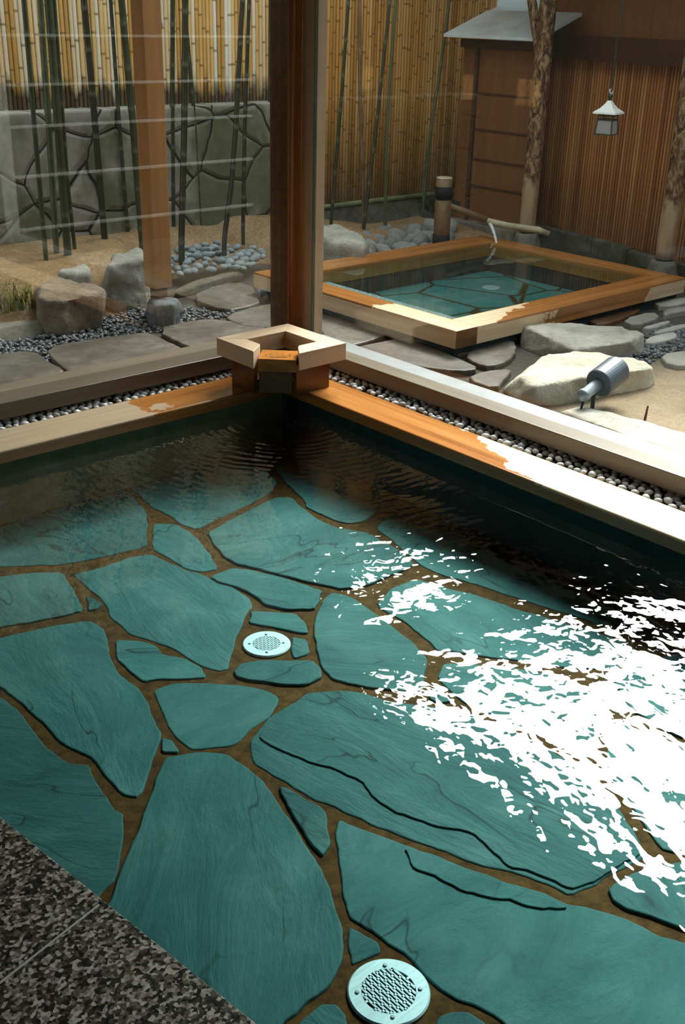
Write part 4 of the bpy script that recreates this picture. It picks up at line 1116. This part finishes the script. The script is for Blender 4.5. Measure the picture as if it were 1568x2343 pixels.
# gravel: dark stones nobody could count
dark = [pebble_mesh('gravel_grain', 'pebble_dark', 20 + k, 0.7, 1) for k in range(4)]
GR = [[(2.1, 5.0), (2.3, 4.72), (2.75, 4.80), (3.0, 4.95), (3.2, 4.85), (3.5, 4.95), (3.72, 5.02), (3.55, 5.28), (3.15, 5.45), (2.6, 5.35), (2.1, 5.45)],
      [(4.62, 3.05), (4.82, 2.95), (5.6, 3.05), (5.6, 3.3), (5.15, 3.28), (4.85, 3.22)]]
places = []
for gi, poly in enumerate(GR):
    xs = [p[0] for p in poly]; ys = [p[1] for p in poly]
    for _ in range(2600 if gi == 0 else 900):
        q = (rng.uniform(min(xs), max(xs)), rng.uniform(min(ys), max(ys)))
        if inside(q, poly) and not any(inside(q, f) for f in FLAGS.values()):
            places.append((rng.randrange(4), (q[0], q[1], -0.155 + rng.uniform(-.006, .012)), rng.uniform(.010, .019), (rng.uniform(-.5, .5), rng.uniform(-.5, .5), rng.uniform(0, 6))))
merged('gravel', dark, places, 'small dark blue grey gravel between the boulders and flagstones', 'gravel')

# blue grey cobbles behind the square post
cob = [pebble_mesh('cobble', 'cobble', 40 + k, 0.62, 3) for k in range(5)]
cp_poly = [(3.50, 5.78), (3.75, 5.74), (4.02, 5.74), (4.30, 5.68), (4.62, 5.86), (4.35, 6.04), (3.8, 6.06)]
spots = []
for _ in range(4000):
    q = (rng.uniform(3.45, 4.75), rng.uniform(5.55, 6.10))
    r_ = rng.uniform(.028, .045)
    if inside(q, cp_poly) and all((q[0] - s[0]) ** 2 + (q[1] - s[1]) ** 2 > ((r_ + s[2]) * .72) ** 2 for s in spots):
        spots.append((*q, r_))
for q in spots[:120]:
    put(cob[rng.randrange(5)], 'cobble', (q[0], q[1], -0.125 + (q[1] - 5.6) * .28 + rng.uniform(0, .02)), q[2], (rng.uniform(-.3, .3), rng.uniform(-.3, .3), rng.uniform(0, 6)), 'smooth blue grey cobble in the bed behind the square wooden post', 'cobble', 'blue grey cobbles behind the post')
# rock pile behind the outdoor bath
pil = [pebble_mesh('pile_rock', 'pile_rock', 60 + k, 0.78, 3) for k in range(6)]
pp = [(5.05, 5.42), (5.55, 5.40), (5.72, 5.42), (6.35, 5.75), (6.35, 6.05), (5.75, 6.08), (5.45, 5.85)]
spots = []
for _ in range(5000):
    q = (rng.uniform(5.0, 6.4), rng.uniform(5.3, 6.1))
    r_ = rng.uniform(.05, .10)
    if inside(q, pp) and all((q[0] - s[0]) ** 2 + (q[1] - s[1]) ** 2 > ((r_ + s[2]) * .72) ** 2 for s in spots):
        spots.append((*q, r_))
for q in spots[:75]:
    put(pil[rng.randrange(6)], 'rock', (q[0], q[1], -0.10 + .05 * rng.random()), q[2], (rng.uniform(-.4, .4), rng.uniform(-.4, .4), rng.uniform(0, 6)), 'fist sized grey rock in the heap between bamboo fence and outdoor bath', 'rock', 'heap of grey rocks by the bamboo spout')

# raised bed of straw coloured soil at the foot of the retaining wall
bm = B()
NX, NY = 70, 26
def bed(x, y):
    front = 5.42 + 0.16 * math.sin(x * 1.7) - 0.10 * max(0, 3.2 - x) + 0.40 * max(0.0, min(1.0, (x - 3.45) / 0.3)) * max(0.0, min(1.0, (5.0 - x) / 0.4))
    back = 6.6
    t = max(0.0, min(1.0, (y - front) / 0.55))
    s = t * t * (3 - 2 * t)
    fall = max(0.0, min(1.0, (x - 4.9) / 1.2))
    return -0.18 + s * (0.27 - 0.17 * fall) + 0.018 * noise.noise(Vector((x * 4, y * 4, 0)))
for i in range(NX + 1):
    for j in range(NY + 1):
        x = 1.4 + (6.6 - 1.4) * i / NX; y = 5.3 + (6.415 - 5.3) * j / NY
        bm.verts.new((x, y, bed(x, y)))
bm.verts.ensure_lookup_table()
for i in range(NX):
    for j in range(NY):
        a = i * (NY + 1) + j
        c = [bm.verts[k] for k in (a, a + NY + 1, a + NY + 2, a + 1)]
        if all(v.co.z < ZG - .012 for v in c):
            continue
        bm.faces.new(c)
bmesh.ops.delete(bm, geom=[v for v in bm.verts if not v.link_faces], context='VERTS')
tag(build('soil', bm, 'soil', None, True, own_origin=False, up=True), 'straw coloured soil with dry bamboo leaves around the bamboo stalks', 'soil', None, 'stuff')

# retaining wall with crazy joints, ends beside the rock pile
bm = B(); box(bm, -1.0, 5.40, 6.42, 6.66, -0.2, 0.845, 0.012)
tag(build('retaining_wall', bm, 'retaining_stone', None), 'low grey stone retaining wall with dark irregular joints behind the bamboo', 'wall', None, 'structure')

# bamboo fence on and beside the wall
bf = thing('bamboo_fence', 'tall fence of upright yellow bamboo canes above the stone wall', 'fence', (3.5, 6.60, 0.84))
def canes(bm, x0, x1, y, z0, z1, pitch, rn, r0=.5):
    k = int((x1 - x0) / pitch)
    for i in range(k):
        x = x0 + (i + .5) * pitch
        r_ = pitch * rng.uniform(.44, .5)
        q = rng.random()
        zz = z0 + rng.uniform(-.01, .01)
        n0 = len(bm.verts)
        tl = rng.uniform(-.004, .004)
        tube(bm, [(x, y, zz), (x + tl, y, (zz + z1) / 2), (x, y, z1)], [r_, r_ * 1.02, r_ * .95], 8, False)
        rn += [q] * (len(bm.verts) - n0)
bm = B(); rn = []; canes(bm, 1.0, 5.30, 6.60, 0.84, 2.55, 0.030, rn); o = build('canes', bm, 'bamboo_cane', bf, True); set_attr(o, rn)
for z in (1.55, 2.3):
    bm = B(); tube(bm, [(1.0, 6.632, z), (5.30, 6.632, z)], 0.016, 10); build('rail', bm, 'bamboo_brown', bf, True)
of = thing('bamboo_fence', 'weathered brown bamboo cane fence reaching the ground behind the rock heap', 'fence', (6.0, 6.60, 0.05))
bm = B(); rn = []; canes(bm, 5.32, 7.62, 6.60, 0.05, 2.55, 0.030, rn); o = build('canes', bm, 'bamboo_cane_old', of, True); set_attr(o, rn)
bm = B(); tube(bm, [(5.42, 6.555, 0.055), (6.3, 6.555, 0.06), (7.60, 6.555, 0.055)], 0.020, 12); build('rail', bm, 'bamboo_green', of, True)
bm = B(); box(bm, 5.42, 7.60, 6.56, 6.64, -0.19, 0.05, .006); build('plinth', bm, 'plinth', of)

# live bamboo
names = ['first', 'second', 'third', 'fourth', 'fifth', 'sixth', 'seventh']
for i, (pts, r_) in enumerate(BAM):
    P_ = [Vector(p) for p in pts]
    top = P_[-1] + (P_[-1] - P_[-2]).normalized() * 0.9
    foot = P_[0] + Vector((0, 0, -0.12))
    ctrl = [foot] + P_[0:] + [top]
    # dense path with node rings
    path, rad, rv_ = [], [], []
    length = sum((b - a).length for a, b in zip(ctrl, ctrl[1:]))
    step, acc = 0.02, 0.0
    gap = rng.uniform(.19, .27); nxt = rng.uniform(.03, gap)
    for a, b in zip(ctrl, ctrl[1:]):
        k = max(2, int((b - a).length / step))
        for j in range(k):
            p = a.lerp(b, j / k)
            s = acc + (b - a).length * j / k
            rr = r_ * (1 - .12 * s / length)
            ringv = 0.0
            if s > nxt:
                rr *= 1.14; ringv = 1.0; nxt += gap * rng.uniform(.9, 1.1)
            path.append(p); rad.append(rr); rv_.append(ringv)
        acc += (b - a).length
    for _ in range(6):
        path = [path[0]] + [(path[k - 1] + path[k] * 2 + path[k + 1]) / 4 for k in range(1, len(path) - 1)] + [path[-1]]
    bm = B(); tube(bm, path, rad, 9)
    if i < 7:
        lb = '%s green bamboo stalk from the left edge before the stone wall' % names[i]
    elif i < 13:
        lb = '%s bamboo stalk to the right of the square wooden post' % names[i - 7]
    else:
        lb = '%s thin bamboo stalk to the right of the corner post' % names[i - 13]
    o = build('bamboo_stalk', bm, 'bamboo_brown' if i == 14 else 'bamboo_live', None, True)
    set_attr(o, [v * .8 for v in rv_ for _k in range(9)])
    tag(o, lb, 'bamboo', 'live bamboo stalks')

# square eave post on its stone
ep = thing('eave_post', 'square brown wooden post standing on a dark foundation stone outside', 'post', (3.27, 5.14, -0.02))
bm = B(); box(bm, 3.215, 3.325, 5.085, 5.195, 0.035, 2.13, 0.004); build('shaft', bm, 'wood_post', ep)
bm = B(); box(bm, 3.235, 3.305, 5.105, 5.175, -0.03, 0.04, 0.003); build('foot_dowel', bm, 'wood_dark', ep)

# ================================================================== BAMBOO SPOUT AT THE OUTDOOR BATH
bs = thing('bamboo_spout', 'bamboo water spout on a short post at the far corner of the outdoor bath', 'spout', (5.77, 5.38, -0.16))
bm = B(); tube(bm, [(5.772, 5.36, -0.17), (5.77, 5.36, 0.1), (5.766, 5.36, 0.41)], [.055, .058, .056], 18); bpost = build('post', bm, 'bamboo_brown', bs, True)
bm = B(); tube(bm, [(5.766, 5.36, 0.41), (5.766, 5.36, 0.416)], [.057, .052], 18); build('post_top', bm, 'bamboo_pale', bs)
for z in (0.27, -0.06):
    bm = B(); tube(bm, [(5.77, 5.36, z), (5.768, 5.36, z + .085)], .0625, 18); build('binding', bm, 'black_binding', bpost, True)
bm = B(); tube(bm, [(5.73, 5.40, 0.252), (5.82, 5.31, 0.215), (5.99, 5.14, 0.135)], [.024, .025, .022], 14); bpipe = build('pipe', bm, 'bamboo_brown', bs, True)
bm = B(); tube(bm, [(5.83, 5.33, 0.235), (5.86, 5.29, 0.222)], .029, 14); build('binding', bm, 'black_binding', bpipe, True)
bm = B(); tube(bm, [(5.99, 5.14, 0.132), (6.08, 5.02, 0.105), (6.22, 4.86, 0.085), (6.27, 4.80, 0.06)], [.019, .022, .024, .021], 14); build('trough', bm, 'bamboo_pale', bs, True)
bm = B()
pth, rd = [], []
for i in range(13):
    t = i / 12
    pth.append((6.0 - .02 * t, 5.12 - .10 * t, 0.115 - 0.137 * t * t * .55 - 0.137 * t * .45)); rd.append(.013 - .005 * t + .002 * math.sin(i * 2.3))
tube(bm, pth, rd, 10)
n_ = NT('white_water'); n_.bsdf((0.80, 0.86, 0.88), 0.2, None, 0.5, 0.0, Alpha=0.75); MAT['white_water'] = n_.m
tag(build('water_stream', bm, 'white_water', None, True), 'stream of water falling from the bamboo spout into the outdoor bath', 'water', None, 'stuff')
places = []
spl = [pebble_mesh('splash_drop', 'white_water', 90, 0.5, 1)]
for _ in range(60):
    a = rng.uniform(0, 6.28); r_ = abs(rng.gauss(0, .05))
    places.append((0, (5.985 + .9 * r_ * math.cos(a) + .02, 5.0 + r_ * math.sin(a) * .8 - .01, -0.018 + rng.uniform(0, .01)), rng.uniform(.004, .011), (0, 0, rng.uniform(0, 6))))
for m_ in places:
    pass
merged('splash', spl, places, 'white splash where the spout stream meets the outdoor bath water', 'splash')

# ================================================================== HUT AT THE RIGHT: slat wall, logs, gate, lantern
def hutp(y, off=0.0):      # slat wall line
    t = (y - 5.58) / (4.21 - 5.58)
    return 7.12 + (6.78 - 7.12) * t + off
hw = thing('slat_wall', 'wall of narrow brown upright slats behind the hanging lantern', 'wall', (6.9, 4.8, -0.05))
bm = B(); rn = []
y = 5.62
while y > 2.2:
    x = hutp(y)
    n0 = len(bm.verts)
    r_ = rng.uniform(.0100, .0125)
    tube(bm, [(x, y, -0.05), (x, y, 1.3)], r_, 8, False)
    rn += [rng.random()] * (len(bm.verts) - n0)
    y -= 0.0285
o = build('slats', bm, 'slat', hw, True); set_attr(o, rn)
bm = B(); prism(bm, [(hutp(5.64, .012), 5.64), (hutp(2.2, .012), 2.2), (hutp(2.2, .10), 2.2), (hutp(5.64, .10), 5.64)], -0.05, 2.0); build('backing_board', bm, 'wood_dark', hw)
bm = B(); prism(bm, [(hutp(5.60, -.12), 5.60), (hutp(2.2, -.12), 2.2), (hutp(2.2, .01), 2.2), (hutp(5.60, .01), 5.60)], 1.17, 1.325); build('beam', bm, 'beam_maroon', hw)
bm = B(); prism(bm, [(hutp(5.60, -.05), 5.60), (hutp(2.2, -.05), 2.2), (hutp(2.2, .01), 2.2), (hutp(5.60, .01), 5.60)], 1.325, 2.0); build('upper_board', bm, 'board_brown', hw)
bm = B()
for k in range(9):
    ya = 5.62 - k * .38
    prism(bm, [(hutp(ya, -.07), ya), (hutp(ya - .372, -.07), ya - .372), (hutp(ya - .372, .10), ya - .372), (hutp(ya, .10), ya)], -0.20, -0.055 + .006 * (k % 3), inset=.01)
build('plinth', bm, 'plinth', hw)
# hut roof sloping towards the garden
bm = B()
prof = [(6.0, 2.06), (6.0, 2.14), (8.2, 3.0), (8.2, 2.85)]
a = [bm.verts.new((x, 3.55, z)) for x, z in prof]; b = [bm.verts.new((x, 6.2, z)) for x, z in prof]
bm.faces.new(a); bm.faces.new(b[::-1])
for i in range(4):
    bm.faces.new((a[i], b[i], b[(i + 1) % 4], a[(i + 1) % 4]))
struct(build('roof_hut', bm, 'ceiling_wood', own_origin=False))

def log(name, x, y, r0, r1, zt, label, fork=False, lean=(0, 0)):
    t = thing(name, label, 'post', (x, y, -0.02))
    pth, rd = [], []
    for i in range(40):
        u = i / 39
        z = 0.0 + (zt) * u
        pth.append((x + lean[0] * u + .006 * noise.noise(Vector((z * 3, x, 0))), y + lean[1] * u + .006 * noise.noise(Vector((z * 3, y, 5))), z))
        rd.append(r0 + (r1 - r0) * u + .004 * noise.noise(Vector((z * 9, x, y))))
    b_ = B(); tube(b_, pth, rd, 18); build('trunk', b_, 'bark', t, True)
    if fork:
        b_ = B(); tube(b_, [(x - .01, y + .01, 1.17), (x - .03, y + .05, 1.33), (x - .05, y + .11, 1.55), (x - .06, y + .2, 1.85)], [.04, .036, .032, .03], 12); build('branch', b_, 'bark', t, True)
    return t
log('log_post', 6.50, 5.18, .060, .058, 2.25, 'bark covered log post standing beside the wooden gate', True, (0, -.0))
log('log_post', 6.50, 4.005, .062, .060, 2.25, 'log post at the right edge in front of the slat wall')
for (x, y, lb) in ((6.50, 5.18, 'rough base stone under the log post beside the gate'), (6.48, 4.0, 'rough brown base stone under the log post at the right edge')):
    base = [(x + .13 * math.cos(a), y + .13 * math.sin(a)) for a in [k * .785 for k in range(8)]]
    topq = [(x + .085 * math.cos(a), y + .085 * math.sin(a)) for a in [k * .785 for k in range(8)]]
    rock('base_stone', base, -0.19, topq, -0.005, 'plinth', lb, 'stone', .012, 8, 4, 1, 3)

gate = thing('gate', 'brown wooden garden gate with thin horizontal battens beside the bamboo fence', 'gate', (6.72, 5.72, -0.05))
bm = B(); box(bm, 6.715, 6.74, 5.36, 5.96, -0.05, 1.22); door = build('door_panel', bm, 'board_brown', gate)
for z in (0.22, 0.42, 0.64, 0.90):
    bm = B(); box(bm, 6.704, 6.716, 5.37, 5.95, z - .006, z + .006); build('batten', bm, 'wood_dark', door)
bm = B(); box(bm, 6.69, 6.745, 5.955, 5.985, -0.08, 1.24, .004); build('frame_post', bm, 'wood_dark', gate)
bm = B(); box(bm, 6.715, 6.74, 5.985, 6.12, -0.08, 1.22); build('side_panel', bm, 'board_brown', gate)
bm = B(); box(bm, 6.68, 6.75, 5.30, 6.13, 1.215, 1.275, .004); build('lintel', bm, 'wood_dark', gate)
bm = B(); box(bm, 6.62, 6.80, 5.30, 6.13, -0.19, -0.05, .01); build('threshold', bm, 'plinth', gate)
bm = B()
prof = [(6.52, 1.285), (6.52, 1.305), (7.0, 1.475), (7.0, 1.455)]
a = [bm.verts.new((x, 5.26, z)) for x, z in prof]; b = [bm.verts.new((x, 6.16, z)) for x, z in prof]
bm.faces.new(a); bm.faces.new(b[::-1])
for i in range(4):
    bm.faces.new((a[i], b[i], b[(i + 1) % 4], a[(i + 1) % 4]))
build('metal_roof', bm, 'metal_roof', gate)
# neighbouring metal roof farther behind the gate
bm = B()
prof = [(7.5, 1.43), (7.5, 1.47), (8.28, 1.75), (8.28, 1.50)]
a = [bm.verts.new((x, 5.9, z)) for x, z in prof]; b = [bm.verts.new((x, 8.2, z)) for x, z in prof]
bm.faces.new(a); bm.faces.new(b[::-1])
for i in range(4):
    bm.faces.new((a[i], b[i], b[(i + 1) % 4], a[(i + 1) % 4]))
box(bm, 7.6, 8.28, 5.95, 8.15, -0.2, 1.44)
struct(build('roof_neighbour', bm, 'metal_roof', own_origin=False))

ln = thing('hanging_lantern', 'white roofed garden lantern hanging on a chain before the slat wall', 'lantern', (6.0, 4.235, 0.78))
LX, LY = 6.0, 4.235
b_ = B()
for k in range(38):
    z = 1.045 + k * .034
    a = [(LX + (.006 * math.cos(q) if k % 2 else 0), LY + (0 if k % 2 else .006 * math.cos(q)), z + .02 * math.sin(q)) for q in [j * .7854 for j in range(9)]]
    tube(b_, a, .0022, 5, False)
build('chain', b_, 'iron_green', ln)
b_ = B(); tube(b_, [(LX + .012 * math.cos(q), LY + .012 * math.sin(q) * .5, 1.035 + .014 * math.sin(q)) for q in [j * .5236 for j in range(13)]], .004, 6, False); build('ring', b_, 'steel', ln)
b_ = B(); lathe(b_, [(.004, 1.025), (.014, 1.02), (.016, 1.005), (.008, .995), (.012, .985)], (LX, LY, 0), 14); build('finial', b_, 'iron_green', ln, True)
# pyramidal roof, sides swept inward
b_ = B()
loops = []
for r_, z in ((.010, .985), (.022, .965), (.042, .940), (.072, .918), (.074, .908), (.066, .908)):
    loops.append([b_.verts.new((LX + r_ * sx, LY + r_ * sy, z)) for sx, sy in ((1, 1), (-1, 1), (-1, -1), (1, -1))])
for p_, q_ in zip(loops, loops[1:]):
    for k in range(4):
        b_.faces.new((p_[k], p_[(k + 1) % 4], q_[(k + 1) % 4], q_[k]))
b_.faces.new(loops[0]); b_.faces.new(loops[-1])
R45 = Matrix.Translation((LX, LY, 0)) @ Matrix.Rotation(math.radians(14), 4, 'Z') @ Matrix.Translation((-LX, -LY, 0))
bmesh.ops.transform(b_, matrix=R45, verts=b_.verts)
build('lantern_roof', b_, 'lantern_white', ln)
def quadpost(b_, sx, sy):
    tube(b_, [R45 @ Vector((LX + .045 * sx, LY + .045 * sy, .908)), R45 @ Vector((LX + .054 * sx, LY + .054 * sy, .785))], .0042, 6)
fb = B()
for sx, sy in ((1, 1), (-1, 1), (-1, -1), (1, -1)):
    quadpost(fb, sx, sy)
for z, w_ in ((.897, .046), (.874, .048), (.790, .0535)):
    cr = [R45 @ Vector((LX + w_ * sx, LY + w_ * sy, z)) for sx, sy in ((1, 1), (-1, 1), (-1, -1), (1, -1))]
    for k in range(4):
        tube(fb, [cr[k], cr[(k + 1) % 4]], .0035, 6)
lframe = build('frame', fb, 'iron_green', ln)
for k in range(4):
    cs = ((1, 1), (-1, 1), (-1, -1), (1, -1))
    a, b = cs[k], cs[(k + 1) % 4]
    pb = B()
    inn = [R45 @ Vector((LX + .0455 * a[0], LY + .0455 * a[1], .872)), R45 @ Vector((LX + .0455 * b[0], LY + .0455 * b[1], .872)), R45 @ Vector((LX + .051 * b[0], LY + .051 * b[1], .790)), R45 @ Vector((LX + .051 * a[0], LY + .051 * a[1], .790))]
    pb.faces.new([pb.verts.new(v) for v in inn])
    bmesh.ops.solidify(pb, geom=pb.faces[:], thickness=.003)
    build('pane', pb, 'paper_glass', lframe)

paper = NT('paper_lit'); em = paper.n('ShaderNodeEmission'); em.inputs['Color'].default_value = (1.0, 0.50, 0.16, 1); em.inputs['Strength'].default_value = 11.0; paper.l(em.outputs[0], paper.out.inputs['Surface']); MAT['paper_lit'] = paper.m
for y, lb in ((-0.36, 'warm paper wall lamp nearest the side wall of the bath room'), (0.91, 'warm paper wall lamp in the middle of the back wall'), (1.51, 'narrow warm paper wall lamp of the pair on the back wall'), (1.64, 'wider warm paper wall lamp of the pair on the back wall')):
    hw_ = .022 if y == 1.51 else .036
    wl = thing('wall_lamp', lb, 'lamp', (-1.3, y, 0.76), 'paper wall lamps in the bath room')
    b_ = B(); box(b_, -1.26, -1.20, y - hw_, y + hw_, 0.77, 0.97, .004); build('paper_shade', b_, 'paper_lit', wl)
    b_ = B(); box(b_, -1.30, -1.26, y - hw_ * .6, y + hw_ * .6, 0.80, 0.94, .003); build('bracket', b_, 'wood_dark', wl)
gs = thing('reflection_screen', 'unseen dark board screen with pale horizontal rails, added to be mirrored in the left glass wall', 'screen', (4.6, 0.55, -0.16))
bm = B(); box(bm, 3.42, 13.0, 0.50, 0.56, -0.17, 2.5); build('board', bm, 'black_binding', gs)  # out of view, added to darken the left glass reflection; rails add its lines
for z in (1.52, 1.25, 0.95, 0.69, 0.37, 0.02):
    bm = B(); box(bm, 3.44, 5.45, 0.56, 0.60, z - .008, z + .008); build('rail', bm, 'rail_paint', gs)
bm = B(); box(bm, 3.34, 3.44, 0.50, 0.60, -0.17, 2.5, .003); build('end_post', bm, 'lantern_white', gs)
# ================================================================== SPOTLIGHT AND SMALL THINGS BY THE PALE BOULDER
sl = thing('garden_spotlight', 'grey cylindrical garden spotlight leaning before the big pale boulder', 'lamp', (4.05, 2.68, -0.16))
ax = Vector((0.30, 0.02, 0.075)).normalized()
tip = Vector((3.862, 2.688, -0.068))
b_ = B(); lathe(b_, [(.026, 0.0), (.030, .004), (.030, .02), (.026, .024), (.027, .14)], tip, 24, ax); build('neck', b_, 'metal_lamp', sl, True)
b_ = B(); lathe(b_, [(.040, .125), (.062, .128), (.066, .134), (.066, .275), (.060, .285), (.058, .275), (.05, .27)], tip, 36, ax); build('barrel', b_, 'metal_barrel', sl)
b_ = B(); tube(b_, [tip + ax * .02 + Vector((0, 0, -.02)), tip + Vector((-.02, -.01, -.08)), tip + Vector((.06, -.02, -.105)), tip + Vector((.2, -.03, -.108))], .006, 8); build('cable', b_, 'black_binding', sl, True)
b_ = B(); tube(b_, [tip + ax * .1 + Vector((0, 0, -.02)), tip + ax * .1 + Vector((0, 0, -.11))], .010, 8); build('spike', b_, 'metal_dark', sl, True)
for i, (x, y, hgt, lb) in enumerate(((4.02, 2.46, .075, 'short rusty stake in the soil below the spotlight'), (4.45, 2.52, .085, 'rusty stake in the soil near the right edge'))):
    b_ = B(); tube(b_, [(x, y, -.17), (x + .012, y, -.16 + hgt)], [.007, .004], 7); tag(build('stake', b_, 'rust'), lb, 'stake')
def tuft(name, cx, cy, z, r, hgt, k, mat, label, cat):
    b_ = B()
    for _ in range(k):
        a = rng.uniform(0, 6.28); q = r * math.sqrt(rng.random())
        x, y = cx + q * math.cos(a), cy + q * math.sin(a)
        ln_ = hgt * rng.uniform(.5, 1.1); bend = rng.uniform(.2, .9) * ln_
        da = rng.uniform(0, 6.28)
        w_ = rng.uniform(.003, .006)
        pr = None
        for s in range(5):
            t = s / 4
            c = Vector((x + math.cos(da) * bend * t * t, y + math.sin(da) * bend * t * t, z + ln_ * (t - .3 * t * t)))
            sd = Vector((-math.sin(da), math.cos(da), 0)) * w_ * (1 - t * .9)
            l_, r2 = b_.verts.new(c - sd), b_.verts.new(c + sd)
            if pr:
                b_.faces.new((pr[0], pr[1], r2, l_))
            pr = (l_, r2)
    o = build(name, b_, mat)
    return tag(o, label, cat)
tuft('grass_tuft', 2.52, 5.62, -0.06, .22, .19, 420, 'grass_dry', 'shaggy tuft of dry green grass at the left edge beside the brown boulder', 'grass')
tuft('seedling', 4.52, 2.36, -0.16, .05, .07, 40, 'green_leaf', 'little green sprig in the soil at the right edge', 'plant')
